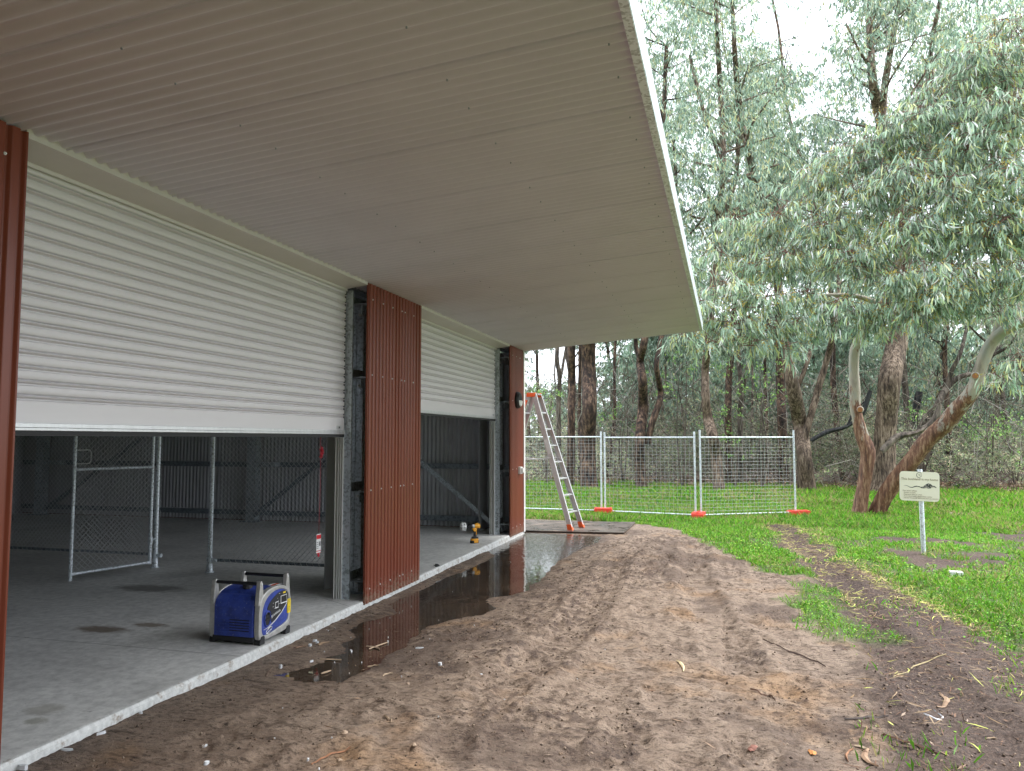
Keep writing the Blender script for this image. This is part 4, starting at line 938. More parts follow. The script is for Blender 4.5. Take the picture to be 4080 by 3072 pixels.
for p, d_ in ((LBn, LTn-LBn), (LBf, LTf-LBf), (BBn, BTn-BBn), (BBf, BTf-BBf)):
    d_ = d_.normalized(); q = p+d_*.095; s_ = 1 if p in (LBn, BBn) else -1
    u = Vector((-inw.y, inw.x, 0))
    vs = []
    for (c_, ww) in ((p-d_*.006, .052), (q, .045)):
        for (a, b_) in ((-1, -.35), (1, -.35), (1, 1.0), (-1, 1.0)): vs.append(c_+u*a*ww*.95+inw*s_*b_*.042)
    MB().add(vs, [(0, 3, 2, 1), (4, 5, 6, 7), (0, 1, 5, 4), (1, 2, 6, 5), (2, 3, 7, 6), (3, 0, 4, 7)]).build('foot', M['orange'], LD, world=True, bevel=.004)
for a, b_, s_ in ((LTn, BTn, 1), (LTf, BTf, -1)):
    vs = []
    for z in (-.05, .022):
        for (p, e) in ((a, .035), (b_, -.03)):
            for w_ in (-.012, .045): vs.append(p+Vector((e if z < 0 else e*.85, 0, z))+inw*s_*w_)
    MB().add(vs, [(0, 1, 3, 2), (4, 6, 7, 5), (0, 4, 5, 1), (2, 3, 7, 6), (0, 2, 6, 4), (1, 5, 7, 3)]).build('top_cap', M['orange'], LD, world=True, bevel=.004)
MB().box((LTn.x-.1, 13.06, TOPZ-.015), (LTn.x+.08, 13.30, TOPZ+.012)).build('top_step', M['alu'], LD, world=True)
m = MB(); pa = LBn.lerp(LTn, .52); pb = BBn.lerp(BTn, .52); mid = (pa+pb)/2+Vector((0, 0, -.03))
m.tube([pa, mid, pb], .010, 6); m.build('spreader', M['galv_wire'], LD, world=True)
m = MB(); pa = LBf.lerp(LTf, .52); pb = BBf.lerp(BTf, .52); mid = (pa+pb)/2+Vector((0, 0, -.03)); m.tube([pa, mid, pb], .010, 6); m.build('spreader', M['galv_wire'], LD, world=True)
# stickers: outer face of the near rails looks towards -Y
def sticker(a, b, t0, t1, mat, off=-.005, wd=.031):
    p0, p1 = a.lerp(b, t0), a.lerp(b, t1); t = (p1-p0).normalized(); n = Vector(inw); n = (n-t*n.dot(t)).normalized(); d = t.cross(n).normalized()
    vs = [p0+d*-wd+n*off, p0+d*wd+n*off, p1+d*wd+n*off, p1+d*-wd+n*off]
    o = MB().add(vs+[v-n*.0012 for v in vs], [(0, 3, 2, 1), (4, 5, 6, 7), (0, 1, 5, 4), (1, 2, 6, 5), (2, 3, 7, 6), (3, 0, 4, 7)]).build('sticker', M[mat], LD, world=True)
    return o, (p0+p1)/2+n*(off-.002), t, d, n
o, c_, t, d, n_v = sticker(LBn, LTn, .55, .655, 'print_white')
o2, c2, _, _, _ = sticker(LBn, LTn, .56, .652, 'print_red', off=-.0066, wd=.013)
o2.name = 'sticker_band'; o2.parent = o; o2.matrix_parent_inverse = o.matrix_parent_inverse.copy() if False else parent_inv(LD)
o2.location = o2.location
text_mesh('lettering', 'CAUTION', .044, M['print_white'], o, c_-n_v*.003, -t, Vector((-n_v).cross(-t)))
o, c_, t, d, n_v = sticker(BBn, BTn, .80, .905, 'print_black'); text_mesh('lettering', 'CITECO', .055, M['print_white'], o, c_-n_v*.001, t, Vector((-n_v).cross(t)))
sticker(BBn, BTn, .905, .955, 'orange')

# ------------------------------------------------------------------ temporary fence
def fence_panel(a, b, z0, label, htop=1.83, posts=(1, 1), end_ext=.13):
    a = Vector((a[0], a[1], z0)); b = Vector((b[0], b[1], z0)); t = (b-a); L = t.length; t.normalize()
    e = empty('temporary_fence', (a+b)/2, label=label, cat='fence', group='temporary fence panels')
    for k, p in enumerate((a+t*.03, b-t*.03)):
        MB().tube([p+Vector((0, 0, -.02)), p+Vector((0, 0, htop+end_ext))], .021, 10).build('upright', M['zinc'], e, world=True, smooth=True)
    for z in (.10, htop):
        MB().tube([a+t*.03+Vector((0, 0, z)), b-t*.03+Vector((0, 0, z))], .018, 10).build('rail', M['zinc'], e, world=True, smooth=True)
    m = MB(); nv = int((L-.1)/.092)
    for i in range(1, nv):
        p = a+t*(.05+(L-.1)*i/nv); m.tube([p+Vector((0, 0, .10)), p+Vector((0, 0, htop))], .0021, 4, cap=False)
    nh = 22
    for i in range(1, nh):
        z = .10+(htop-.10)*i/nh; m.tube([a+t*.03+Vector((0, 0, z)), b-t*.03+Vector((0, 0, z))], .0021, 4, cap=False)
    m.build('wire_mesh', M['fence_wire'], e, world=True, fixn=False)
    return e
FZ = -.30
fence_panel((-1.85, 18.0), (.47, 17.93), FZ+.005, 'wire mesh fence panel nearest the shed, partly behind the ladder', 1.84)
fence_panel((.50, 17.92), (2.655, 17.47), FZ, 'middle wire mesh fence panel between the two grouped posts', 1.83)
fence_panel((2.72, 17.50), (4.86, 18.74), FZ, 'rightmost wire mesh fence panel ending by the big tree', 1.83, end_ext=.17)
def fence_block(x, y, rz, label, hz=.14, l=.22, w_=.13):
    z = gh(x, y); m = MB(); pr = [(-l, 0), (l, 0), (l*.97, hz*.75), (l*.85, hz), (-l*.85, hz), (-l*.97, hz*.75)]
    m.prism(pr, 'y', -w_, w_); 
    for q in (-.18, .18): m.tube([(q, 0, hz), (q, 0, hz+.012)], .035, 8)
    o = m.build('ballast_block', M['red_plastic'], None, bevel=.012); o.location = (x, y, z+.015); o.rotation_euler = (0, 0, rz)
    return tag(o, label, 'fence foot', 'orange fence feet')
fence_block(.49, 17.86, .15, 'orange plastic fence foot below the left post of the middle panel')
fence_block(2.69, 17.42, 1.45, 'orange plastic fence foot turned end on below the doubled posts', .14, .22)
fence_block(4.9, 18.72, .35, 'orange plastic fence foot at the free right end of the fence', .12, .25)

# ------------------------------------------------------------------ bushland sign
SB = onz(3681, 2224, -.12); sx, sy = SB.x, SB.y
SG = empty('bushland_sign', (sx, sy, gh(sx, sy)), label='cream information sign with snake picture on a grey steel pole', cat='sign')
st_ = ony(3665, 1870, sy)
MB().tube([(sx, sy, gh(sx, sy)-.05), (st_.x, sy, st_.z-.012), (st_.x, sy, st_.z)], [.031, .031, .029], 14).build('pole', M['zinc'], SG, world=True, smooth=True)
c0, c1, c2, c3 = [ony(*q, sy-.04) for q in ((3583, 1877), (3741, 1882), (3746, 2001), (3586, 1992))]
cen = (c0+c1+c2+c3)/4; U = ((c1-c0)+(c2-c3)).normalized(); U = Vector((U.x, 0, U.z)).normalized(); V_ = Vector((-U.z, 0, U.x)); Wd, Hd = .60, .445
Wd = ((c1-c0).length+(c2-c3).length)/2; Hd = ((c0-c3).length+(c1-c2).length)/2
def SP(u, v, d=0): return cen+U*(u*Wd)+V_*(v*Hd)+Vector((0, -d, 0))
rad = .06; cor = []
for (cx_, cy_, a0) in ((.5, .5, 0), (-.5, .5, 90), (-.5, -.5, 180), (.5, -.5, 270)):
    for k in range(7):
        a = math.radians(a0+15*k); ru, rv = rad/Wd*.8, rad/Hd*.8
        cor.append((cx_-math.copysign(ru, cx_)+ru*math.cos(a), cy_-math.copysign(rv, cy_)+rv*math.sin(a)))
n = len(cor); m = MB(); m.add([SP(u, v) for u, v in cor]+[SP(u, v, -.004) for u, v in cor], [tuple(range(n)), tuple(range(2*n-1, n-1, -1))]+[(k, n+k, n+(k+1) % n, (k+1) % n) for k in range(n)])
face = m.build('sign_board', M['sign'], SG, world=True)
def stext(s, u, v, size, mat='ink', al='LEFT'):
    text_mesh('lettering', s, size, M[mat], face, SP(u, v, .0015), U, V_, al)
stext('This bushland is my home', 0, .24, .0435, al='CENTER')
stext('For your safety:', -.42, -.16, .028)
stext('Remain on paths', -.395, -.225, .022); stext('Keep your pets on a lead', -.395, -.285, .022)
stext('If you see a snake, please leave it alone', -.395, -.345, .022); stext('Call the City on 08 9000 if you have any concerns', -.395, -.405, .021)
top = [(-.41, -.0), (-.36, .02), (-.30, .01), (-.24, -.03), (-.18, -.035), (-.12, .005), (-.06, .02), (0, .0), (.06, -.015), (.11, .02), (.16, .08), (.22, .115), (.28, .095), (.32, .045), (.37, .035), (.41, 0), (.43, -.03)]
bot = [(.41, -.03), (.36, -.005), (.31, -.02), (.27, -.055), (.22, -.06), (.17, -.04), (.11, -.06), (.05, -.055), (0, -.025), (-.06, -.01), (-.12, -.03), (-.18, -.06), (-.24, -.05), (-.30, -.005), (-.36, .01)]
pl = top+bot; 
m = MB(); nT = len(top)
pts = [SP(u, v, .0015) for u, v in top]; pb_ = [SP(u, v, .0015) for u, v in [bot[0]]+bot+[top[0]]]; pb_ = pb_[::-1]
k = min(len(pts), len(pb_)); m.add(pts[:k]+pb_[:k], [(i, i+1, k+i+1, k+i) for i in range(k-1)]); m.build('snake_picture', M['ink_dark'], face, world=True)
m = MB()
for (u0, v0, u1, v1) in ((.08, -.05, .10, .03), (.15, .06, .17, 0), (.20, .0, .24, -.04), (.24, .10, .22, .05), (.28, .03, .30, -.03), (-.05, 0, -.04, .02), (.02, -.03, .04, 0), (.33, -.01, .34, .03), (.12, -.02, .2, -.02)):
    a, b_ = SP(u0, v0, .0022), SP(u1, v1, .0022); m.tube([a, b_], .0022, 4)
m.build('snake_bands', M['sign'], face, world=True)
m = MB(); lc_ = (-.0, .385)
def LP(a, r): return SP(lc_[0]+r*math.cos(a)/Wd, lc_[1]+r*math.sin(a)/Hd, .002)
m.tube([LP(a, .036) for a in np.linspace(.9, 5.0, 18)], .0028, 4)
m.tube([SP(-.03, .395, .002), SP(.0, .405, .002), SP(.02, .39, .002)], .0018, 4); m.tube([SP(-.004, .37, .002), SP(.004, .36, .002)], .005, 6)
m.add([SP(.02, .325, .002), SP(.05, .345, .002), SP(.06, .37, .002), SP(.035, .365, .002)], [(0, 1, 2, 3)]); m.add([SP(.03, .43, .002), SP(.05, .405, .002), SP(.055, .42, .002), SP(.04, .44, .002)], [(0, 1, 2, 3)])
m.build('emblem', M['ink_dark'], face, world=True)
m = MB()
for z in (.3, -.3): 
    p = SP(0, z, -.02); m.tube([p+Vector((-.045, 0, 0)), p+Vector((.045, 0, 0))], .012, 6)
m.build('clamp', M['galv_wire'], SG, world=True)

# ------------------------------------------------------------------ leaves
def leaf_cloud(P, D, L, W, col, curve=.12, detailed=True, nrm=None):
    """P base points, D unit directions, L, W sizes; returns V, F(k), colour"""
    n = len(P)
    if nrm is None:
        nrm = RNG.normal(size=(n, 3)); nrm[:, 2] *= .6
    S_ = np.cross(D, nrm); S_ /= (np.linalg.norm(S_, axis=1, keepdims=True)+1e-9); B = np.cross(S_, D)
    cv = RNG.normal(size=(n, 1))*curve*L[:, None]
    if detailed:
        def pt(t, s): return P+D*(L*t)[:, None]+S_*(W*s)[:, None]+(S_*.8+B*.6)*cv*(4*t*(t-1))
        V = np.stack([pt(0, 0), pt(.3, -.5), pt(.3, .5), pt(.68, -.36), pt(.68, .36), pt(1, 0)], 1).reshape(-1, 3)
        b = (np.arange(n)*6)[:, None]
        F_ = np.concatenate([b+np.array([[0, 1, 2]]), b+np.array([[1, 3, 2]]), b+np.array([[2, 3, 4]]), b+np.array([[4, 3, 5]])], 0)
        return V, F_, 3, np.repeat(col, 6, 0)
    V = np.stack([P, P+D*(L*.5)[:, None]-S_*(W*.5)[:, None], P+D*L[:, None], P+D*(L*.5)[:, None]+S_*(W*.5)[:, None]], 1).reshape(-1, 3)
    b = (np.arange(n)*4)[:, None]
    return V, b+np.array([[0, 1, 2, 3]]), 4, np.repeat(col, 4, 0)
def unit(a): return a/(np.linalg.norm(a, axis=1, keepdims=True)+1e-9)
def sprays(blobs, per, L0, L1, W0, W1, pal, droop=1.0, spray_n=12, twig=.35, jit=.3, flat=.8):
    """blobs: (x,y,z,r).  leaves hang from short arching twigs spread through the outer part of each blob"""
    Ps, Ds, Cs, tips = [], [], [], []
    for (bx_, by_, bz_, r) in blobs:
        ns = max(2, int(per*r*r/spray_n))
        d = unit(RNG.normal(size=(ns, 3))); rr_ = r*(RNG.random(ns)**.45)[:, None]
        c = np.array([bx_, by_, bz_])+d*rr_*np.array([1.15, 1.0, flat])
        tw = unit(np.stack([d[:, 0]+RNG.normal(size=ns)*.6, d[:, 1]+RNG.normal(size=ns)*.6, -.35+RNG.normal(size=ns)*.35], 1))
        shade = RNG.normal(size=(ns, 1))*.2
        hue = RNG.random((ns, 1))
        for_n = spray_n
        t = RNG.random((ns, for_n))
        P = c[:, None, :]+tw[:, None, :]*(t[..., None]*twig)+RNG.normal(size=(ns, for_n, 3))*.03
        D_ = np.stack([tw[:, None, 0]*.35+RNG.normal(size=(ns, for_n))*jit, tw[:, None, 1]*.35+RNG.normal(size=(ns, for_n))*jit, -droop+RNG.normal(size=(ns, for_n))*jit], 2)
        k = RNG.integers(0, len(pal), size=(ns, for_n)); base = pal[k]
        col = base*(1+shade[:, None, :]+RNG.normal(size=(ns, for_n, 1))*.16)
        Ps.append(P.reshape(-1, 3)); Ds.append(D_.reshape(-1, 3)); Cs.append(col.reshape(-1, 3)); tips.append(np.concatenate([c, c+tw*twig], 1))
    P = np.concatenate(Ps); D_ = unit(np.concatenate(Ds)); C_ = np.clip(np.concatenate(Cs)*LEAF_GAIN, .005, .8)
    n = len(P); return P, D_, RNG.uniform(L0, L1, n), RNG.uniform(W0, W1, n), C_, np.concatenate(tips)
LEAF_GAIN = 1.95
PAL_NEAR = np.array([(.22, .30, .22), (.26, .34, .25), (.16, .23, .165), (.31, .39, .29), (.22, .29, .15), (.12, .18, .125), (.32, .34, .15), (.38, .43, .33), (.09, .13, .095), (.07, .10, .07)])
PAL_MID = np.array([(.14, .20, .15), (.17, .24, .18), (.10, .15, .11), (.21, .25, .15), (.23, .29, .22), (.07, .11, .08), (.25, .24, .12), (.05, .08, .06)])
PAL_FAR = np.array([(.10, .145, .11), (.13, .18, .14), (.07, .10, .075), (.16, .21, .16), (.13, .15, .10)])
PAL_BUSH = np.array([(.12, .16, .10), (.16, .20, .14), (.09, .12, .08), (.19, .19, .14), (.22, .19, .15), (.17, .23, .11)])

def tree_mesh(paths, mat, parent, name='trunk', sides=14, rough=.08, seed=0):
    m = MB(); rr = random.Random(seed)
    for (pts, rad_) in paths:
        # refine by Catmull-Rom so limbs bend smoothly
        P_ = [Vector(p) for p in pts]; Q, R_ = [], []
        for i in range(len(P_)-1):
            p0 = P_[max(i-1, 0)]; p1 = P_[i]; p2 = P_[i+1]; p3 = P_[min(i+2, len(P_)-1)]
            ns = max(2, int((p2-p1).length/.14)) if sides > 10 else 3
            for k in range(ns):
                t = k/ns
                Q.append(.5*((2*p1)+(-p0+p2)*t+(2*p0-5*p1+4*p2-p3)*t*t+(-p0+3*p1-3*p2+p3)*t**3)); R_.append(rad_[i]*(1-t)+rad_[i+1]*t)
        Q.append(P_[-1]); R_.append(rad_[-1])
        ph = [rr.uniform(0, 6.28) for _ in range(4)]; am = {}
        def rf(i, k, a): return 1+rough*(math.sin(3*a+ph[0]+i*.16)*.6+math.sin(5*a+ph[1]-i*.23)*.45+.9*(rr.random()-.5))
        m.tube(Q, R_, sides if max(rad_) > .05 else 6, rfun=rf)
    return m.build(name, mat, parent, smooth=True, world=True)

def grow(base, z0, z1, spread, n, rr, rbase=.09):
    """procedural limbs off a trunk path; returns paths and blob centres"""
    paths, blobs = [], []
    for i in range(n):
        t = rr.random()**.8; z = z0+(z1-z0)*t
        # trunk point at height z
        p = None
        for a, b in zip(base[:-1], base[1:]):
            if a[2] <= z <= b[2]: f = (z-a[2])/(b[2]-a[2]+1e-6); p = Vector(a).lerp(Vector(b), f); break
        if p is None: p = Vector(base[-1])
        an = rr.uniform(0, 6.28); L = spread*(1-.45*t)*rr.uniform(.5, 1.1); up = rr.uniform(.25, .95)
        d = Vector((math.cos(an), math.sin(an), up)).normalized()
        q1 = p+d*L*.45+Vector((rr.uniform(-.2, .2), rr.uniform(-.2, .2), 0)); q2 = q1+(d+Vector((rr.uniform(-.5, .5), rr.uniform(-.5, .5), rr.uniform(-.1, .4)))).normalized()*L*.55
        r0 = rbase*(1-.6*t)*rr.uniform(.6, 1.0); paths.append(([p, q1, q2], [r0, r0*.6, r0*.25]))
        for q in (q2, q1.lerp(q2, .5)+Vector((rr.uniform(-.5, .5), rr.uniform(-.5, .5), .2))):
            blobs.append((q.x, q.y, q.z-.15, rr.uniform(.5, .95)))
        for _ in range(2):
            s_ = q1.lerp(q2, rr.random()); e = s_+Vector((rr.uniform(-1, 1), rr.uniform(-1, 1), rr.uniform(-.1, .7)))*L*.33
            paths.append(([s_, s_.lerp(e, .5)+Vector((0, 0, .06)), e], [r0*.3, r0*.2, r0*.08])); blobs.append((e.x, e.y, e.z-.1, rr.uniform(.4, .8)))
    return paths, blobs
def add_leaves(name, parent, blobs, per, L0, L1, W0, W1, pal, mat='leaf', detailed=False, droop=1.0, spray_n=10, twig=.4, jit=.35, sky=None):
    if sky: blobs = [b for b in blobs if not sky(b)]
    if not blobs: return None
    P, D_, L, W_, C_, tips = sprays(blobs, per, L0, L1, W0, W1, pal, droop, spray_n, twig, jit)
    V, F_, k, c = leaf_cloud(P, D_, L, W_, C_, detailed=detailed)
    return np_mesh(name, V, F_, k, M[mat], c, parent), tips
def proj2(p):
    v = Vector(p[:3])-CAM; z = v.dot(_fw); return (2040+F_PX*v.dot(_rt)/z)/K, (1536-F_PX*v.dot(_up)/z)/K, z
GAPS = [(1745, 30, 62, 62), (1725, 95, 30, 25), (1165, 790, 30, 30), (1225, 780, 34, 38), (1322, 785, 26, 44), (1660, 640, 14, 20)]
def in_gap(b):
    x_, y_, z_ = proj2(b); r_ = b[3]*F_PX/K/z_*.55
    return any(abs(x_-gx_) < gw+r_ and abs(y_-gy_) < gh_+r_ for gx_, gy_, gw, gh_ in GAPS)

def px_path(pts, Y, dy=None, rs=1.0):
    """pts: (px, py, radius_px) in the 2212-wide picture at distance Y -> world path; radii in metres"""
    out, rad_ = [], []
    for i, q in enumerate(pts):
        yy = Y+(dy[i] if dy else 0); p = at2(q[0], q[1], yy); out.append(p); depth = (p-CAM).dot(_fw); rad_.append(q[2]*rs*K*depth/F_PX)
    return out, rad_
def base_y(px, py, z=-.33): return onz(px*K, py*K, z).y

# --- near forked gum
NY = 19.6
p1, r1 = px_path([(1856, 1122, 24), (1858, 1100, 19), (1866, 1050, 17), (1872, 1005, 18), (1874, 975, 20), (1862, 945, 18), (1852, 905, 14.5), (1847, 880, 14.5), (1846, 840, 14), (1844, 790, 13), (1847, 755, 13), (1856, 735, 12), (1880, 700, 11), (1905, 660, 10), (1930, 600, 9), (1960, 520, 8), (1985, 420, 6), (1990, 330, 4)], NY, [0, 0, 0, 0, 0, 0, 0, 0, 0, 0, -.1, -.2, -.5, -.8, -1, -1.3, -1.6, -1.8], .78)
p2, r2 = px_path([(1888, 1120, 27), (1900, 1095, 24), (1925, 1050, 25), (1962, 1005, 25), (2005, 950, 25), (2040, 918, 25), (2072, 880, 24), (2098, 850, 21), (2112, 815, 19), (2125, 775, 19), (2142, 740, 18), (2166, 715, 17), (2200, 698, 16), (2260, 680, 14), (2330, 630, 11), (2400, 540, 8)], NY, [.15, .1, 0, -.2, -.4, -.6, -.8, -1, -1.1, -1.2, -1.3, -1.5, -1.7, -2, -2.3, -2.5], .68)
p3, r3 = px_path([(2148, 735, 9), (2155, 712, 9), (2163, 690, 9), (2172, 682, 7)], NY-1.35)
p4, r4 = px_path([(2012, 915, 0), (1990, 880, 0)], NY)
fx = empty('forked_gum_tree', (p1[0].x, p1[0].y, -.33), label='near gum tree forking at the ground with peeling bark and long drooping leaves', cat='tree')
br2 = []
def limb(pts, Y, dy=None):
    a, b = px_path(pts, Y, dy); br2.append((a, b))
limb([(1930, 600, 8), (1890, 560, 6), (1820, 540, 5), (1760, 560, 3), (1690, 570, 2)], NY-1, [0, -.3, -.8, -1.2, -1.5])
limb([(1905, 660, 6), (1850, 640, 5), (1770, 640, 4), (1700, 660, 2.5), (1640, 650, 1.5)], NY-1, [0, -.2, -.6, -1, -1.4])
limb([(1960, 520, 6), (2040, 470, 5), (2120, 430, 3.5), (2180, 360, 2)], NY-1.3, [0, -.2, -.5, -.8])
limb([(1985, 420, 5), (1930, 360, 4), (1880, 340, 3), (1820, 370, 1.5)], NY-1.6, [0, 0, -.2, -.5])
limb([(1985, 420, 5), (2030, 330, 4), (2090, 240, 3), (2140, 160, 1.5)], NY-1.6)
limb([(2200, 698, 8), (2190, 640, 5), (2160, 590, 4), (2100, 560, 2.5)], NY-1.7)
tree_mesh([(p1, r1), (p2, r2), (p3, r3)]+br2, M['gum'], fx, sides=18, rough=.10, seed=2)
# sawn branch stubs with orange-brown cut faces
for (a, b) in (((1858, 885), (1857, 883)), ((2107, 812), (2112, 806))):
    c = at2(a[0], a[1], NY-.2 if a[0] < 2000 else NY-1.32); d = (CAM-c).normalized(); m = MB().tube([c-d*.05, c+d*.06], [.085, .07], 12); so_ = m.build('branch_stub', M['gum'], fx, world=True)
    MB().tube([c+d*.0605, c+d*.064], [.058, .056], 12).build('cut_face', painted('cut_wood', (.42, .17, .07), .7, var=.3, scale=30), so_, world=True)
NB = [(2150, 130, 17, 1.0), (2060, 200, 17.4, 1.0), (1985, 265, 17, .95), (2180, 240, 16.5, 1.0), (1910, 310, 17.2, .8), (2100, 320, 16.5, .95), (1835, 350, 17, .75), (1960, 385, 16.5, .9), (2200, 390, 16, 1.0), (1760, 400, 17.3, .65), (2060, 430, 16, .85), (1860, 440, 16.7, .8), (1700, 465, 17, .6), (1650, 505, 17.2, .5), (1780, 505, 16.6, .75), (1960, 505, 16, .8), (2140, 515, 15.9, .85), (1705, 560, 16.6, .6), (1635, 575, 16.8, .5), (1850, 560, 16.2, .7), (2045, 590, 15.6, .7), (2190, 600, 15.7, .6), (1935, 605, 15.9, .6), (1570, 620, 15.9, .5), (1640, 645, 15.8, .5), (1510, 660, 15.5, .42), (1470, 720, 15.2, .36), (1575, 700, 15.6, .45), (1660, 705, 15.8, .42), (1745, 640, 16.4, .45), (1825, 660, 16, .45), (1910, 670, 16, .42), (2000, 655, 15.6, .5), (2085, 645, 15.6, .45), (1535, 740, 15.4, .3), (1620, 745, 15.5, .32), (1690, 750, 15.8, .28), (1790, 700, 16.2, .3), (1870, 705, 16.2, .3), (1945, 700, 16.0, .28), (2180, 165, 18, 1.0), (2210, 60, 18.5, .9), (2230, 480, 16, .9), (1720, 700, 16, .33), (2150, 665, 15.7, .3), (2200, 780, 16.5, .3), (2165, 810, 16.5, .25), (1480, 590, 16.8, .4), (1545, 545, 17, .4), (1590, 480, 17.3, .4)]
nb_ = []
for (px, py, yy, r) in NB:
    p = at2(px, py, yy+.6); nb_.append((p.x, p.y, p.z, r*.82))
P, D_, L, W_, C_, tips = sprays(nb_, 2700, .17, .29, .022, .038, PAL_NEAR, 1.0, 13, .38, .30, flat=.68)
V, F_, k, c = leaf_cloud(P, D_, L, W_, C_, detailed=True, curve=.14)
np_mesh('foliage', V, F_, k, M['leaf'], c, fx)
# reddish twigs of the sprays and yellow bud clusters
sel = RNG.choice(len(tips), min(len(tips), 3200), replace=False); tm = []
A = tips[sel, :3]; B = tips[sel, 3:]; dd = unit(B-A); s1 = unit(np.cross(dd, RNG.normal(size=dd.shape)))*.0065; s2 = np.cross(dd, s1)
A = A-(B-A)*.8
V = np.stack([A+s1, A-s1*.5+s2*.9, A-s1*.5-s2*.9, B+s1*.4, B-s1*.2+s2*.4, B-s1*.2-s2*.4], 1).reshape(-1, 3); b = (np.arange(len(A))*6)[:, None]
F_ = np.concatenate([b+np.array([[0, 1, 4, 3]]), b+np.array([[1, 2, 5, 4]]), b+np.array([[2, 0, 3, 5]])], 0)
tc_ = np.tile(np.array([(.22, .07, .06)]), (len(V), 1))
np_mesh('twigs', V, F_, 4, M['leaf'], tc_, fx, kind='stuff')
bsel = RNG.choice(len(tips), min(len(tips), 4200), replace=False); bc_ = tips[bsel, 3:]+RNG.normal(size=(len(bsel), 3))*.04
bm_ = fbm(bc_[:, 0]*1.0, bc_[:, 2]*1.0, 1.1, 2, 4); bc_ = bc_[bm_ > -.06]
Pb = (bc_[:, None, :]+RNG.normal(size=(len(bc_), 9, 3))*.035).reshape(-1, 3); nbud = len(Pb)
V, F_, k, c = leaf_cloud(Pb, unit(RNG.normal(size=(nbud, 3))), RNG.uniform(.022, .042, nbud), RNG.uniform(.016, .028, nbud), np.array([(.52, .36, .03), (.42, .34, .05), (.60, .44, .10)])[RNG.integers(0, 3, nbud)], detailed=False)
np_mesh('flower_buds', V, F_, k, M['leaf'], c, fx, kind='stuff')

# --- individually recognisable trees behind
TREES = []
def big_tree(name, label, px_paths, mat, z0, z1, spread, n, seed, per=230, pal=PAL_MID, ext=None, leaf=(.13, .22, .022, .04), sides=14):
    rr = random.Random(seed); Yb = base_y(px_paths[0][0][0], px_paths[0][0][1]); paths = []
    for q in px_paths:
        a, b_ = px_path(q, Yb, [rr.uniform(-.15, .15)*i for i in range(len(q))], .80); paths.append((a, b_))
    main = paths[0]; top_ = main[0][-1]
    if ext:
        for (dx, h, rt_) in ext:
            q1 = top_+Vector((dx*.4, rr.uniform(-.5, .5), h*.45)); q2 = top_+Vector((dx, rr.uniform(-.8, .8), h)); paths.append(([top_, q1, q2], [main[1][-1], main[1][-1]*.7, rt_])); TR = [*main[0], q1, q2]
    else: TR = main[0]
    t = empty(name, (main[0][0].x, main[0][0].y, -.33), label=label, cat='tree')
    gp_, gb_ = grow([tuple(v) for v in TR], z0, z1, spread, n, rr)
    tree_mesh(paths+gp_, M[mat], t, sides=sides, rough=.09, seed=seed)
    add_leaves('foliage', t, gb_, per, *leaf, pal, sky=in_gap)
    TREES.append((t, gb_)); return t
big_tree('gum_tree', 'thick brown trunk right behind the forked gum with shaggy bark', [[(1902, 1068, 40), (1904, 1040, 33), (1908, 980, 29), (1915, 900, 27), (1924, 820, 28), (1936, 745, 27), (1950, 650, 22), (1950, 500, 18), (1925, 350, 16), (1897, 240, 14), (1884, 160, 11), (1880, 60, 9), (1876, -60, 6)], [(1905, 270, 10), (1912, 180, 9), (1925, 100, 8), (1938, 20, 6), (1945, -80, 4)], [(1950, 500, 10), (2000, 330, 9), (2020, 230, 8), (2010, 120, 6), (2035, -20, 5)]], 'bark_rough', 8.5, 19, 3.6, 26, 21)
big_tree('gum_tree', 'stout rough barked tree right of the fence end dividing into two limbs', [[(1744, 1066, 28), (1742, 1040, 22), (1737, 985, 19), (1728, 920, 19), (1716, 850, 19), (1704, 790, 15), (1694, 720, 12), (1680, 620, 11), (1655, 480, 10), (1620, 340, 9), (1596, 220, 8), (1585, 80, 6), (1580, -60, 4)], [(1734, 960, 10), (1750, 905, 9), (1768, 840, 9), (1788, 770, 8), (1805, 690, 7), (1815, 560, 6), (1810, 420, 4)], [(1716, 850, 7), (1738, 800, 6), (1760, 730, 5), (1790, 640, 4)]], 'bark_rough', 7, 18.5, 3.4, 26, 22)
big_tree('gum_tree', 'crooked middle sized trunk behind the right fence panel', [[(1555, 1068, 17), (1551, 1030, 15), (1546, 980, 14), (1540, 945, 14), (1529, 905, 13), (1524, 860, 11), (1524, 800, 10), (1530, 740, 10), (1538, 640, 9), (1550, 500, 9), (1562, 360, 8), (1556, 200, 7), (1548, 50, 6), (1545, -80, 4)], [(1562, 360, 6), (1520, 240, 5), (1490, 120, 4)], [(1550, 500, 7), (1590, 380, 6), (1594, 250, 5)]], 'bark_rough', 6.5, 18, 3.4, 26, 23)
big_tree('gum_tree', 'pair of twisting trunks in front of the pale scrub, left of centre', [[(1387, 1062, 16), (1384, 1010, 14), (1382, 950, 14), (1388, 880, 14), (1388, 820, 12), (1383, 780, 10), (1392, 735, 10), (1402, 640, 9), (1410, 480, 8), (1430, 300, 7), (1440, 100, 5)], [(1398, 960, 9), (1410, 910, 9), (1424, 870, 9), (1427, 845, 8), (1418, 790, 7), (1426, 740, 6), (1445, 620, 6), (1460, 450, 5), (1455, 300, 4)], [(1383, 780, 6), (1374, 750, 6), (1372, 710, 5)]], 'bark_dark', 6.5, 17, 3.2, 22, 24)
big_tree('gum_tree', 'thickest dark trunk with flaking bark just right of the ladder', [[(1273, 1060, 26), (1271, 1010, 22), (1270, 950, 22), (1273, 880, 20), (1271, 800, 20), (1270, 740, 20), (1268, 640, 18), (1266, 480, 15), (1270, 300, 12)]], 'bark_dark', 8, 17, 3.2, 18, 25)
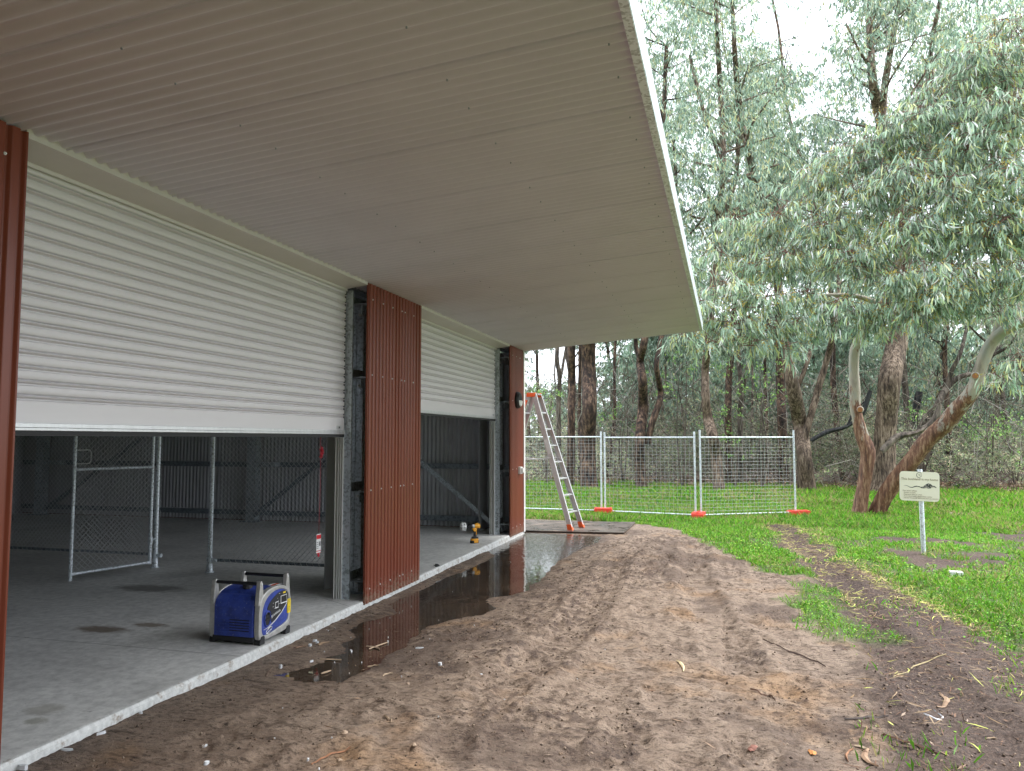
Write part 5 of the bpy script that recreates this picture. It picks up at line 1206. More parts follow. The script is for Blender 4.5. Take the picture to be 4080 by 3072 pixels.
big_tree('gum_tree', 'straight dark trunk standing left of the thickest trunk', [[(1232, 1056, 12), (1233, 1000, 11), (1234, 900, 10.5), (1235, 820, 10.5), (1235, 740, 10.5), (1238, 600, 11), (1236, 400, 9)]], 'bark_dark', 8, 15, 2.8, 12, 26)
big_tree('gum_tree', 'narrow broken looking trunk squeezed between two dark trunks', [[(1253, 1046, 4.5), (1253, 960, 4.5), (1252, 860, 4.5), (1253, 740, 4), (1252, 600, 4)]], 'bark_dark', 8, 13, 2.2, 6, 27)
big_tree('gum_tree', 'slender trunk seen between the ladder and the dark trunks', [[(1205, 1045, 7), (1207, 960, 6.5), (1206, 880, 6.5), (1209, 820, 6), (1203, 770, 6), (1207, 700, 5), (1210, 560, 4)], [(1208, 830, 4), (1216, 790, 4), (1224, 740, 3)]], 'bark_far', 4.2, 10, 2.4, 12, 28, sides=10)
big_tree('gum_tree', 'thin pale brown trunk nearest the big fence end tree', [[(1600, 1052, 8), (1600, 980, 7), (1599, 900, 7), (1602, 840, 6), (1596, 780, 6), (1600, 700, 5), (1610, 560, 4)], [(1602, 860, 4), (1612, 810, 4), (1616, 760, 3)]], 'bark_far', 4.6, 11, 2.4, 12, 29, sides=10)
big_tree('gum_tree', 'dark trunk with peeling strips behind the right fence panel', [[(1577, 1052, 10), (1575, 980, 10), (1573, 900, 9), (1575, 820, 9), (1582, 740, 8), (1590, 600, 7), (1600, 440, 5)]], 'bark_dark', 5, 12, 2.4, 12, 30, sides=10)
big_tree('gum_tree', 'leaning thin trunk to the right of the sign', [[(1985, 1052, 11), (1995, 1000, 10), (2015, 950, 10), (2045, 905, 9), (2080, 860, 8), (2110, 815, 7), (2135, 780, 6), (2165, 720, 5), (2200, 620, 4)], [(1955, 1000, 8), (1990, 930, 8), (2022, 880, 8), (2046, 837, 8), (2072, 815, 7), (2098, 808, 6)], [(2046, 837, 6), (2056, 800, 6), (2074, 765, 5), (2090, 700, 4)]], 'bark_far', 3.8, 9, 2.2, 12, 31, per=260, pal=PAL_BUSH, sides=12)
big_tree('gum_tree', 'red brown trunk half hidden behind the tree at the fence end', [[(1690, 1050, 14), (1690, 980, 13), (1688, 900, 12), (1686, 840, 12), (1684, 760, 10), (1680, 600, 8), (1676, 400, 6)]], 'bark_dark', 7, 15, 2.6, 14, 32, sides=10)
bt = empty('burnt_trunk', (0, 0, 0), label='short charred black trunk between the fork stems', cat='tree trunk')
a, b_ = px_path([(1970, 1010, 8), (1972, 930, 8), (1978, 890, 8), (1986, 846, 7)], base_y(1970, 1045)); bt.location = (a[0].x, a[0].y, -.33); a[0].z = -.4
tree_mesh([(a, b_)], M['bark_burnt'], bt, sides=12, seed=4)
for lab, pts, mt, Yq in (('dead dark log leaning between the fence end tree and the fork', [(1752, 952, 6), (1790, 938, 6), (1830, 915, 7), (1862, 892, 7), (1880, 850, 5)], 'bark_burnt', 25), ('thick grey fallen limb crossing behind the two fork stems', [(1905, 975, 9), (1940, 950, 9), (1980, 928, 9), (2018, 908, 9), (2030, 880, 7)], 'bark_far', 24)):
    a, b_ = px_path(pts, Yq); b_ = [q*.68*(1+.25*math.sin(k*2.3)) for k, q in enumerate(b_)]; a = [q+Vector((0, 0, .10*math.sin(k*2.1))) for k, q in enumerate(a)]; lo = empty('fallen_log', a[0], label=lab, cat='log'); tree_mesh([(a, b_), ([a[2], a[2]+Vector((.25, .1, .5)), a[2]+Vector((.7, .1, .9))], [.045, .03, .012])], M[mt], lo, name='log', sides=12, rough=.2, seed=6)

# crowns that hang in front of the sky between the trunks, each belonging to the nearest tree
rr = random.Random(41); EX = {}
for py in range(-60, 620, 52):
    for px in range(1390, 2300, 58):
        if py > 60 and px > 1700+max(0, (330-py))*.9 and py < 560: continue      # hidden by the near crown
        if rr.random() < .08: continue
        x_ = px+rr.uniform(-30, 30); y_ = py+rr.uniform(-28, 28); Y_ = rr.uniform(21.5, 31); p = at2(x_, y_, Y_)
        if p.z < 3.2: continue
        b_ = (p.x, p.y, p.z, rr.uniform(.75, 1.25))
        if in_gap(b_): continue
        t_ = min(range(len(TREES)), key=lambda i: abs(TREES[i][0].location.x-p.x)+abs(TREES[i][0].location.y-p.y)*.3); EX.setdefault(t_, []).append(b_)
for i, bl in EX.items(): add_leaves('foliage', TREES[i][0], bl, 330, .15, .26, .024, .042, PAL_MID*1.1, spray_n=11, twig=.45)

# --- further trees filling the bush
rr = random.Random(77); cnt = 0
LBL = ['distant slender gum seen between nearer trunks', 'distant gum with an open crown rising above the scrub', 'distant dark trunk with grey green crown in the bush']
for i in range(38):
    s_ = -.30+.70*((i*0.618) % 1); yy = rr.uniform(33, 56); x_ = CAM.x+yy*s_; h = rr.uniform(15, 27); rb = rr.uniform(.06, .15)
    if i % 3 == 0: h = rr.uniform(6, 10); rb = rr.uniform(.05, .09)
    lean = rr.uniform(-3, 3); b0 = Vector((x_, yy, -.4)); pts = [b0]
    for k in range(1, 7): pts.append(b0+Vector((lean*(k/6)**1.5+rr.uniform(-.3, .3), rr.uniform(-.3, .3), h*k/6)))
    rads = [rb*(1-.12*k) for k in range(7)]
    gp_, gb_ = grow([tuple(v) for v in pts], h*.2, h, h*.17, 24 if h > 10 else 10, rr, rb*.5)
    pxx = proj2((x_, yy, 1.5))[0]; PL = [(1240, 'behind the ladder'), (1310, 'behind the thickest dark trunk'), (1380, 'left of the pair of twisting trunks'), (1450, 'right of the pair of twisting trunks'), (1515, 'left of the crooked trunk'), (1570, 'behind the crooked trunk'), (1640, 'right of the thin pale trunk'), (1700, 'left of the tree at the fence end'), (1770, 'behind the tree at the fence end'), (1840, 'left of the forked gum'), (1900, 'behind the left stem of the forked gum'), (1980, 'between the forked stems'), (2060, 'behind the sign'), (2140, 'behind the leaning right stem'), (9999, 'at the far right')]
    plc = next(q for lim, q in PL if pxx < lim); hq = 'tall' if h > 21 else 'medium' if h > 12 else 'low'; nq = 'nearer' if yy < 41 else 'farther' if yy < 49 else 'farthest'
    t = empty('far_gum_tree', b0, label='%s %s gum%s%s %s' % (hq, nq, ' leaning left' if lean < -.7 else ' leaning right' if lean > .7 else '', ' with dark trunk' if i % 3 == 2 else '', plc), cat='tree', group='distant gum trees in the bush')
    tree_mesh([(pts, rads)]+gp_[::2], M['bark_far'] if i % 3 != 2 else M['bark_dark'], t, sides=8, rough=.06, seed=i)
    gb_ = [(b[0], b[1], b[2], b[3]*1.45) for b in gb_]
    add_leaves('foliage', t, gb_, 110, .18, .32, .05, .085, PAL_FAR if yy > 42 else PAL_MID, spray_n=8, twig=.5, sky=in_gap)

# --- scrub: low twiggy undergrowth as one mass
bl = []
for i in range(430):
    yy = 29.5+26*rr.random()**1.3; s_ = -.34+.78*rr.random(); x_ = CAM.x+yy*s_; hh_ = rr.uniform(.8, 4.4)*(1 if yy > 33 else .6)
    bl.append((x_, yy, -.3+hh_*.55, rr.uniform(.6, 1.15)))
    bl.append((x_+rr.uniform(-.8, .8), yy+.3, -.3+hh_, rr.uniform(.5, .9)))
P, D_, L, W_, C_, tips = sprays(bl, 240, .07, .16, .02, .05, PAL_BUSH, .1, 10, .5, .8, flat=.95)
V, F_, k, c = leaf_cloud(P, D_, L, W_, C_, detailed=False)
c = c*np.array([1.06, .98, .92])*1.0*np.clip(1.0+2.6*fbm(V[:, 0]+V[:, 2]*.7, V[:, 1]+V[:, 2]*.9, .45, 3, 150), .35, 1.9)[:, None]; so_ = np_mesh('scrub', V, F_, k, M['leaf'], c, None, kind='stuff'); tag(so_, 'grey green scrub filling the bush between the trunks')
# brown heaps of dead leaves and bark along the edge of the bush
bl = [(CAM.x+yy_*s2, yy_, -.28+.12*rr.random(), rr.uniform(.25, .55)) for yy_, s2 in [(rr.uniform(27.8, 31.5), rr.uniform(-.32, .42)) for _ in range(210)]]
P, D_, L, W_, C_, tips = sprays(bl, 420, .06, .16, .02, .05, np.array([(.20, .12, .08), (.28, .19, .13), (.12, .07, .05), (.33, .25, .19), (.16, .14, .08)]), .1, 9, .3, .9, flat=.5)
V, F_, k, c = leaf_cloud(P, D_, L, W_, C_*.72, detailed=False)
so_ = np_mesh('dead_leaf_heaps', V, F_, k, M['litter'], c, None, kind='stuff'); tag(so_, 'brown heaps of dead leaves and bark at the edge of the bush')
# single shrubs that stand out by their fresher green
for i, (px, py, r, lab) in enumerate(((1545, 905, .8, 'fresh green shrub behind the right fence panel'), (1585, 960, .5, 'small yellow green sapling seen through the right fence panel'), (1345, 885, .8, 'green shrub between the twisting trunks and the thickest trunk'), (1180, 860, .9, 'green shrub above the ladder top beside the shed corner'), (1640, 830, 1.0, 'round leaved shrub under the crown left of the fence end tree'), (2130, 900, 1.0, 'soft green shrub at the right edge behind the leaning stem'), (1975, 880, .5, 'yellow green sapling between the two stems of the forked gum'), (1470, 800, 1.0, 'leafy green bush between the fence trees'), (2190, 960, 1.1, 'dark green bush at the far right above the lawn'))):
    p = at2(px, py, rr.uniform(27.5, 31)); z0_ = -.35; t = empty('shrub', (p.x, p.y, z0_), label=lab, cat='shrub')
    st = [([(p.x, p.y, z0_-.1), (p.x+rr.uniform(-.2, .2), p.y, (p.z+z0_)/2), (p.x+rr.uniform(-.3, .3), p.y, p.z+r*.3)], [.03, .02, .008]) for _ in range(3)]
    tree_mesh(st, M['bark_far'], t, name='stem', sides=6, seed=i)
    bb = [(p.x+rr.uniform(-r, r), p.y+rr.uniform(-.5, .5), p.z+rr.uniform(-r*.8, r*.8), r*rr.uniform(.35, .6)) for _ in range(6)]
    add_leaves('foliage', t, bb, 330, .06, .12, .03, .055, np.array([(.12, .24, .06), (.17, .30, .08), (.09, .18, .06), (.22, .33, .09)])*.9, droop=.4, spray_n=9, twig=.3, jit=.7)
# bare grey twigs tangled through the scrub
n = 9000; yy = 28.5+24*RNG.random(n)**1.2; xx = CAM.x+yy*(-.34+.78*RNG.random(n)); zz = -.35+RNG.random(n)**1.5*4.6
A = np.stack([xx, yy, zz], 1); dv = unit(np.stack([RNG.normal(size=n)*.8, RNG.normal(size=n)*.4, np.abs(RNG.normal(size=n))*.9+.1], 1)); L = RNG.uniform(.5, 2.0, n)
Mi = A+dv*(L*.5)[:, None]+RNG.normal(size=(n, 3))*.12; B = Mi+unit(dv+RNG.normal(size=(n, 3))*.45)*(L*.5)[:, None]
s1 = unit(np.cross(dv, RNG.normal(size=(n, 3))))*RNG.uniform(.005, .017, n)[:, None]; s2 = np.cross(dv, s1)
V = np.concatenate([np.stack([p+s1*f, p-s1*.5*f+s2*.87*f, p-s1*.5*f-s2*.87*f], 1) for p, f in ((A, 1), (Mi, .7), (B, .3))], 1).reshape(-1, 3)
b = (np.arange(n)*9)[:, None]; F_ = np.concatenate([b+np.array([[a_, b2, b2+3, a_+3]]) for a_, b2 in ((0, 1), (1, 2), (3, 4), (4, 5))]+[b+np.array([[2, 0, 3, 5]]), b+np.array([[5, 3, 6, 8]])], 0)
cc = np.array([(.26, .22, .18), (.13, .10, .08), (.38, .35, .31), (.08, .06, .05)])[RNG.integers(0, 4, n)]
tw_ = np_mesh('scrub_twigs', V, F_, 4, M['litter'], np.repeat(cc, 9, 0), None, kind='stuff'); tag(tw_, 'tangle of thin bare grey and brown twigs in the scrub')
# far wood closing the view
bl = []
for i in range(640):
    yy = rr.uniform(56, 78); s_ = -.36+.82*rr.random(); z = 15*rr.random()**1.6
    bl.append((CAM.x+yy*s_, yy, z, rr.uniform(1.3, 2.2)))
bl = [b for b in bl if not in_gap(b)]
for i in range(620): bl.append((CAM.x+57*(-.125+.585*rr.random()), rr.uniform(50, 60), 8.5*rr.random(), rr.uniform(1.1, 1.8)))
P, D_, L, W_, C_, tips = sprays(bl, 60, .3, .5, .12, .2, PAL_FAR*1.5, .6, 8, .9, .6)
V, F_, k, c = leaf_cloud(P, D_, L, W_, C_, detailed=False)
so_ = np_mesh('far_wood', V, F_, k, M['leaf'], c, None, kind='stuff'); tag(so_, 'far off wood that reads as one grey green mass')

# unseen bush added behind the camera to cut light from that side
bl = [(rr.uniform(-6, 30), rr.uniform(-17, -9), 13*rr.random(), rr.uniform(1.4, 2.4)) for _ in range(330)]
P, D_, L, W_, C_, tips = sprays(bl, 42, .4, .7, .16, .3, PAL_FAR*.8, .6, 8, .9, .6)
V, F_, k, c = leaf_cloud(P, D_, L, W_, C_, detailed=False)
so_ = np_mesh('light_block_bush', V, F_, k, M['leaf'], c, None, kind='stuff'); tag(so_, 'unseen mass of bush added behind the camera to block light')

# ------------------------------------------------------------------ grass, clover, litter
def scatter(n, x0, x1, y0, y1, pw=1.0):
    y = y0+(y1-y0)*RNG.random(n)**pw; x = x0+(x1-x0)*RNG.random(n); return x, y
def masks(x, y):
    h, sdp, sdd = ground_h(x, y); nb2 = fbm(x, y, 1.8, 4, 60); en = nb2*.9+fbm(x, y, 6, 3, 61)*.5; sdt2 = poly_sd(x, y, TRACK)
    ba = np.full(x.shape, -9.0)
    for p in BARE: ba = np.maximum(ba, poly_sd(x, y, p))
    g_ = sstep((-sdd+en*.7+.1)/.22)*sstep((-sdt2+en*.8+.12)/.25)*sstep((-ba+en*1.8+.05)/.3)*sstep((31-y+nb2*8)/3)
    # thin regrowth in the churned corner on the right
    thin = .16*sstep((sdt2+.1)/.2)*sstep((-sdd+.1)/.2)*sstep((fbm(x, y, 1.5, 3, 91)+.05)*8)*(y < 8)+.5*sstep((-sdd+.35)/.3)*sstep((x-5.3)/.5)*sstep((6.5-y)/1)*sstep((fbm(x, y, 2.2, 3, 92)+.1)*6)
    g_ = np.where((x < 4.5) & (y < 9.5) & (g_ > 0), g_*sstep((y-5.6)/2.2), g_)
    g_ = g_*(.3+.7*sstep((fbm(x, y, 1.9, 4, 130)+.16)*8))
    return h, np.clip(np.maximum(g_, thin), 0, 1), sdp, sdd, sdt2
GP = np.array([(.13, .40, .022), (.17, .48, .03), (.10, .27, .02), (.26, .50, .045), (.32, .47, .06), (.08, .20, .02), (.22, .29, .07)])
vis = lambda x, y: (x > CAM.x+y*(-.33)) & (x < CAM.x+y*.40+.3)
# upright blades
Vs, Fs, Cs = [], [], []; base_i = 0
for (n, x0, x1, y0, y1, h0, h1, wd) in ((70000, 3.2, 8, 3.6, 9.5, .02, .07, .0035), (110000, 1.0, 10, 9, 16, .03, .09, .006), (190000, -3.0, 13.5, 15.2, 23, .05, .15, .009), (110000, -4.5, 16, 22, 32, .08, .26, .015)):
    x, y = scatter(n, x0, x1, y0, y1); keep = vis(x, y) & ((x > .2) | (y > 13)); x, y = x[keep], y[keep]
    h, gm, *_ = masks(x, y); keep = RNG.random(len(x)) < gm*(.55+.9*(fbm(x, y, .9, 3, 95)+.3)); x, y, h = x[keep], y[keep], h[keep]; n = len(x)
    P = np.stack([x, y, h-.005], 1); D_ = unit(np.stack([RNG.normal(size=n)*.38, RNG.normal(size=n)*.38, np.ones(n)], 1)); L = RNG.uniform(h0, h1, n)*(1+.5*fbm(x, y, .7, 2, 96))
    a = RNG.random(n)*6.28; sv = np.stack([np.cos(a), np.sin(a), np.zeros(n)], 1)*wd
    bend = np.stack([RNG.normal(size=n), RNG.normal(size=n), -np.abs(RNG.normal(size=n))*.3], 1)*(L*.25)[:, None]
    V = np.stack([P-sv, P+sv, P+D_*(L*.55)[:, None]+sv*.7+bend*.25, P+D_*L[:, None]+bend], 1).reshape(-1, 3)
    b = (np.arange(n)*4)[:, None]+base_i; Vs.append(V); Fs.append(b+np.array([[0, 1, 2, 3]])); base_i += n*4
    tone = 1+.5*fbm(x, y, .5, 3, 98)[:, None]; col = GP[RNG.integers(0, len(GP), n)]*tone*RNG.uniform(.75, 1.2, (n, 1)); yel = RNG.random(n) < .10+.25*(fbm(x, y, .8, 3, 140) > .1); col[yel] = (.42, .36, .16)
    Cs.append(np.repeat(col, 4, 0))
go = np_mesh('grass', np.concatenate(Vs), np.concatenate(Fs), 4, M['grass'], np.clip(np.concatenate(Cs), 0, 1), None, kind='stuff'); tag(go, 'bright green grass blades over the lawn and along the fence')
# low broad leaved ground cover
Vs, Fs, Cs = [], [], []; base_i = 0
for (n, x0, x1, y0, y1, s0, s1_) in ((90000, 3.2, 8.5, 4.5, 11, .012, .026), (110000, 1.5, 12, 10, 20, .018, .04)):
    x, y = scatter(n, x0, x1, y0, y1); keep = vis(x, y); x, y = x[keep], y[keep]; h, gm, sdp, sdd, sdt2 = masks(x, y)
    keep = RNG.random(len(x)) < gm**1.3*(.5+1.4*(fbm(x, y, 1.4, 3, 101)+.2)); x, y, h = x[keep], y[keep], h[keep]; n = len(x)
    P = np.stack([x, y, h+RNG.uniform(.004, .03, n)], 1); D_ = unit(np.stack([RNG.normal(size=n), RNG.normal(size=n), RNG.normal(size=n)*.3+.15], 1))
    nr = np.stack([RNG.normal(size=n)*.3, RNG.normal(size=n)*.3, np.ones(n)], 1)
    col = GP[RNG.integers(0, len(GP), n)]*RNG.uniform(.8, 1.3, (n, 1))*(1+.4*fbm(x, y, .6, 2, 102))[:, None]
    V, F2, k, c = leaf_cloud(P, D_, RNG.uniform(s0, s1_, n), RNG.uniform(s0, s1_, n)*.8, col, detailed=False, nrm=nr); Vs.append(V); Fs.append(F2+base_i); base_i += len(V); Cs.append(c)
go = np_mesh('ground_cover', np.concatenate(Vs), np.concatenate(Fs), 4, M['grass'], np.clip(np.concatenate(Cs), 0, 1), None, kind='stuff'); tag(go, 'low clover like ground cover between the grass')
# bleached straw and flattened grass along the wheel tracks
n = 60000; x, y = scatter(n, 3.6, 7.5, 3.4, 16.5); keep = vis(x, y); x, y = x[keep], y[keep]; h, gm, sdp, sdd, sdt2 = masks(x, y)
w_ = np.exp(-((sdt2+.0)/.25)**2)*(y > 7)*(x > 3.6+.08*(17-y))*1.1+.16*(sdt2 > 0)*(y < 7.5)+.02*(sdd < 0); keep = (RNG.random(len(x)) < w_*(.4+1.8*np.clip(fbm(x, y, 1.2, 3, 110)+.15, 0, 1))) & (sdd < .25); x, y, h = x[keep], y[keep], h[keep]; n = len(x)
P = np.stack([x, y, h+.008], 1); D_ = unit(np.stack([RNG.normal(size=n), RNG.normal(size=n), RNG.normal(size=n)*.12+.05], 1)); nr = np.stack([RNG.normal(size=n)*.3, RNG.normal(size=n)*.3, np.ones(n)], 1)
pal = np.array([(.55, .50, .16), (.60, .62, .17), (.30, .20, .11), (.16, .09, .06), (.38, .28, .18)]); ci = RNG.integers(0, 5, n); ci = np.where((y < 7.5) & (ci < 2) & (RNG.random(n) < .75), 3, ci)
V, F2, k, c = leaf_cloud(P, D_, RNG.uniform(.05, .17, n), RNG.uniform(.004, .008, n), pal[ci]*RNG.uniform(.7, 1.1, (n, 1)), detailed=True, nrm=nr, curve=.2)
go = np_mesh('straw', V, F2, k, M['litter'], c, None, kind='stuff'); tag(go, 'flattened yellow straw and rootlets along the wheel tracks')
# leaf litter beneath the trees and dotted over sand
n = 16000; y = np.concatenate([RNG.uniform(24, 38, n-2500), RNG.uniform(3, 13, 2500)]); x = CAM.x+y*RNG.uniform(-.34, .42, n); x[-2500:] = RNG.uniform(.1, 7, 2500)
x = np.concatenate([x, RNG.normal(7.0, 1.1, 1500)]); y = np.concatenate([y, RNG.normal(20.0, 1.0, 1500)])
keep = (x > .05) | (y > 13); x, y = x[keep], y[keep]
h, gm, sdp, sdd, sdt2 = masks(x, y); pr = np.where(y > 17, np.maximum(.95-.8*sstep((27-y)/4), .7*(np.hypot(x-7, y-20) < 1.6)), .22+.35*((sdt2 > 0) & (y < 8))+.3*(gm < .5)*(sdd < 0)); keep = (RNG.random(len(x)) < pr) & (sdp < .02); x, y, h = x[keep], y[keep], h[keep]; n = len(x)
P = np.stack([x, y, h+.006+.05*(y > 20)*RNG.random(n)], 1); D_ = unit(np.stack([RNG.normal(size=n), RNG.normal(size=n), RNG.normal(size=n)*.15], 1)); nr = np.stack([RNG.normal(size=n)*.4, RNG.normal(size=n)*.4, np.ones(n)], 1)
big = np.where(y > 20, 2.2, 1.0); pal = np.array([(.20, .12, .08), (.28, .19, .13), (.12, .07, .05), (.34, .26, .2)])
V, F2, k, c = leaf_cloud(P, D_, RNG.uniform(.03, .085, n)*big, RNG.uniform(.006, .016, n)*big, pal[RNG.integers(0, 4, n)], detailed=False, nrm=nr)
go = np_mesh('leaf_litter', V, F2, k, M['litter'], c, None, kind='stuff'); tag(go, 'brown fallen leaves under the trees and dotted on the soil')
# crumbs of soil and small stones on the sand
n = 60000; x, y = scatter(n, .05, 5.8, 2.9, 11.5, 1.35); h, gm, sdp, sdd, sdt2 = masks(x, y); keep = (sdp < -.02) & ((sdd > 0) | (sdt2 > 0)) & (RNG.random(n) < .06+2.4*np.clip(fbm(x, y, 1.1, 3, 71)+.02, 0, 1)+.5*np.clip(fbm(x, y, 6, 3, 120), 0, 1)); x, y, h = x[keep], y[keep], h[keep]; n = len(x)
r_ = .0025+.010*RNG.random(n)**3.2; r_ = r_[:, None]; C0 = np.stack([x, y, h], 1)
offs = [(1, 0, 0), (0, 1, 0), (-1, 0, 0), (0, -1, 0), (0, 0, .9), (0, 0, -.6)]
V = np.stack([C0+np.array(o_)*r_*RNG.uniform(.6, 1.2, (n, 1)) for o_ in offs], 1).reshape(-1, 3); b = (np.arange(n)*6)[:, None]
F2 = np.concatenate([b+np.array([q]) for q in ([0, 1, 4], [1, 2, 4], [2, 3, 4], [3, 0, 4], [1, 0, 5], [2, 1, 5], [3, 2, 5], [0, 3, 5])], 0)
pal = np.array([(.20, .14, .10), (.12, .085, .06), (.30, .23, .17), (.07, .05, .04)])
go = np_mesh('soil_crumbs', V, F2, 3, M['litter'], np.repeat(pal[RNG.integers(0, 4, n)], 6, 0), None, kind='stuff'); tag(go, 'crumbs of soil and grit scattered over the sand')

# ------------------------------------------------------------------ small things lying about
def on_ground(px, py, guess=-.065):
    p = onz(px, py, guess)
    for _ in range(4): p = onz(px, py, gh(p.x, p.y))
    return p
def foam_bit(px, py, lx, ly, lz, label, group=None, z=None, rz=None, seed=0):
    r2_ = random.Random(seed+int(px)); p = on_ground(px, py); 
    if z is not None: p = onz(px, py, z)
    zz = z if z is not None else gh(p.x, p.y)
    m = MB(); n = 7
    out = [(lx*.5*math.cos(2*math.pi*k/n)*r2_.uniform(.75, 1.1), ly*.5*math.sin(2*math.pi*k/n)*r2_.uniform(.75, 1.1)) for k in range(n)]
    vs = [(a, b_, -.004) for a, b_ in out]+[(a*.9, b_*.9, lz*r2_.uniform(.8, 1.1)) for a, b_ in out]+[(0, 0, lz*1.08)]
    m.add(vs, [tuple(reversed(range(n)))]+[(k, (k+1) % n, n+(k+1) % n, n+k) for k in range(n)]+[(n+k, n+(k+1) % n, 2*n) for k in range(n)])
    o = m.build('foam_scrap', M['foam']); o.location = (p.x, p.y, zz+.001); o.rotation_euler = (r2_.uniform(-.15, .15), r2_.uniform(-.15, .15), r2_.uniform(0, 3) if rz is None else rz)
    return tag(o, label, 'foam scrap', group)
foam_bit(800, 2722, .055, .05, .018, 'largest crumpled white foam scrap against the slab edge')
foam_bit(812, 2714, .04, .03, .012, 'white foam sliver on top side of the largest scrap')
foam_bit(678, 2784, .07, .025, .012, 'flat white foam strip leaning on the slab edge, below the generator side')
foam_bit(748, 2750, .05, .015, .008, 'thin white foam strip between two scraps along the slab')
foam_bit(560, 2843, .025, .02, .01, 'small white foam lump near the slab left of the strips')
foam_bit(1010, 2622, .05, .022, .014, 'white foam scrap touching the slab just past the generator')
foam_bit(1118, 2661, .032, .028, .02, 'upright white foam lump alone on smooth sand by the puddle tail')
foam_bit(1254, 2556, .045, .02, .014, 'oblong white foam piece beside dry leaves near the slab')
foam_bit(1236, 2573, .05, .03, .012, 'ragged white foam piece below the oblong one')
foam_bit(1263, 2562, .025, .02, .012, 'tiny white foam piece next to dry leaf cluster')
foam_bit(1242, 2637, .042, .014, .01, 'white foam stick on sand left of the puddle tail')
foam_bit(1399, 2596, .045, .018, .01, 'white foam piece floating in the grey reflection', z=WATER_Z+.002)
foam_bit(1672, 2584, .07, .012, .01, 'thin bluish white foam stick on sand right of the puddle')
foam_bit(1753, 2648, .045, .03, .014, 'chunky white foam piece in the middle of the sand')
foam_bit(1917, 2684, .02, .014, .01, 'small upright white foam piece right of the chunky one')
foam_bit(816, 2975, .035, .018, .01, 'white foam strip on dark sand at the lower left')
foam_bit(822, 3041, .03, .02, .012, 'white foam lump near the bottom edge at the lower left')
foam_bit(1227, 3038, .014, .012, .01, 'small white foam cube near the bottom edge, left of the pebbles')
foam_bit(1545, 2560, .016, .012, .014, 'white foam bead at the end of the floating stick', z=WATER_Z+.003)
foam_bit(90, 3066, .06, .03, .02, 'white foam block at the bottom left corner by the slab')
foam_bit(265, 2991, .07, .018, .010, 'long white foam shard by the slab at the lower left')
foam_bit(402, 2925, .05, .015, .010, 'slim white foam shard on dark soil by the slab')
rr = random.Random(31)
for (px, py) in ((1302, 2505), (1308, 2514), (1334, 2505), (1292, 2598), (1441, 2640), (1398, 2541), (1333, 2640), (1547, 2540), (1890, 2495), (1748, 2472), (1803, 2358), (1712, 2548), (1126, 2822), (1322, 2943), (1094, 2943), (1271, 3066), (1747, 2859), (1392, 2683), (2010, 2790), (2300, 2708), (2410, 2590), (1600, 2700), (1790, 2270), (1880, 2208), (1955, 2205), (2035, 2240), (1985, 2210)):
    inw_ = poly_sd(np.array([onz(px, py, WATER_Z).x]), np.array([onz(px, py, WATER_Z).y]), PUDDLE)[0] > .05
    foam_bit(px, py, .008+.004*rr.random(), .007, .006, 'tiny white foam crumb scattered on the sand or puddle', 'tiny foam crumbs', z=WATER_Z+.002 if inw_ else None)
# bark strips and dry leaves on puddle and sand
def bark_strip(p0, p1, w_, label, z=None, bend=.15, colr=(.42, .31, .21), name='bark_strip', group=None):
    a = on_ground(*p0) if z is None else onz(*p0, z); b_ = on_ground(*p1) if z is None else onz(*p1, z); n = 9; m = MB(); d = (b_-a); sd_ = Vector((-d.y, d.x, 0)).normalized(); vs = []
    for i in range(n):
        t = i/(n-1); c = a.lerp(b_, t)+sd_*bend*d.length*math.sin(t*math.pi)*.6; ww = w_*(.25+.75*math.sin(math.pi*min(.97, t+.06)))
        zz = (gh(c.x, c.y) if z is None else z)+.006
        vs += [(c.x-sd_.x*ww, c.y-sd_.y*ww, zz), (c.x, c.y, zz+.006), (c.x+sd_.x*ww, c.y+sd_.y*ww, zz), (c.x, c.y, zz-.003)]
    fs = []
    for i in range(n-1):
        for q in range(4): fs.append((i*4+q, i*4+(q+1) % 4, i*4+4+(q+1) % 4, i*4+4+q))
    m.add(vs, fs+[(3, 2, 1, 0), tuple(range(4*n-4, 4*n))]); key = 'bk%s' % (colr,)
    if key not in M: M[key] = painted('dry_bark', colr, .8, var=.25, scale=40)
    return tag(m.build(name, M[key], None), label, 'bark strip' if name == 'bark_strip' else 'leaf' if 'leaf' in name else 'twig', group)
W2 = WATER_Z+.001
bark_strip((1470, 2590), (1545, 2563), .011, 'pale bark stick floating at the edge of the red reflection', W2, .05)
bark_strip((1460, 2578), (1512, 2590), .018, 'curled brown leaf floating under the pale stick', W2, .25, (.33, .24, .17), 'dry_leaf')
bark_strip((1376, 2640), (1420, 2630), .016, 'broad pale bark strip at the puddle tail', None, .1)
bark_strip((1420, 2634), (1474, 2608), .008, 'long thin bark strip curving out of the puddle tail', None, -.12)
bark_strip((1280, 2688), (1318, 2676), .016, 'pale bark flake lying across the dark puddle tail', W2, .1)
bark_strip((1275, 2630), (1360, 2633), .012, 'bundle of pale bark lying at the left of the puddle tail', W2, .05)
bark_strip((1230, 2683), (1246, 2686), .012, 'small pale leaf at the dark end of the puddle', W2, .2, (.40, .40, .30), 'dry_leaf')
bark_strip((1465, 2660), (1510, 2656), .009, 'small bark strip on sand right of the puddle tail', None, .3)
bark_strip((1525, 2695), (1565, 2684), .008, 'white edged bark strip on the sand in front of the puddle', None, .3)
bark_strip((1270, 2574), (1310, 2560), .022, 'clump of curled dry leaves beside the foam pieces', None, .35, (.36, .24, .15), 'dry_leaf')
bark_strip((1180, 2585), (1220, 2578), .012, 'dry twiggy leaf on smooth sand near the generator', None, .3, (.30, .19, .12), 'dry_leaf')
bark_strip((1530, 2855), (1558, 2882), .007, 'pale forked bark sliver on the open sand', None, .2)
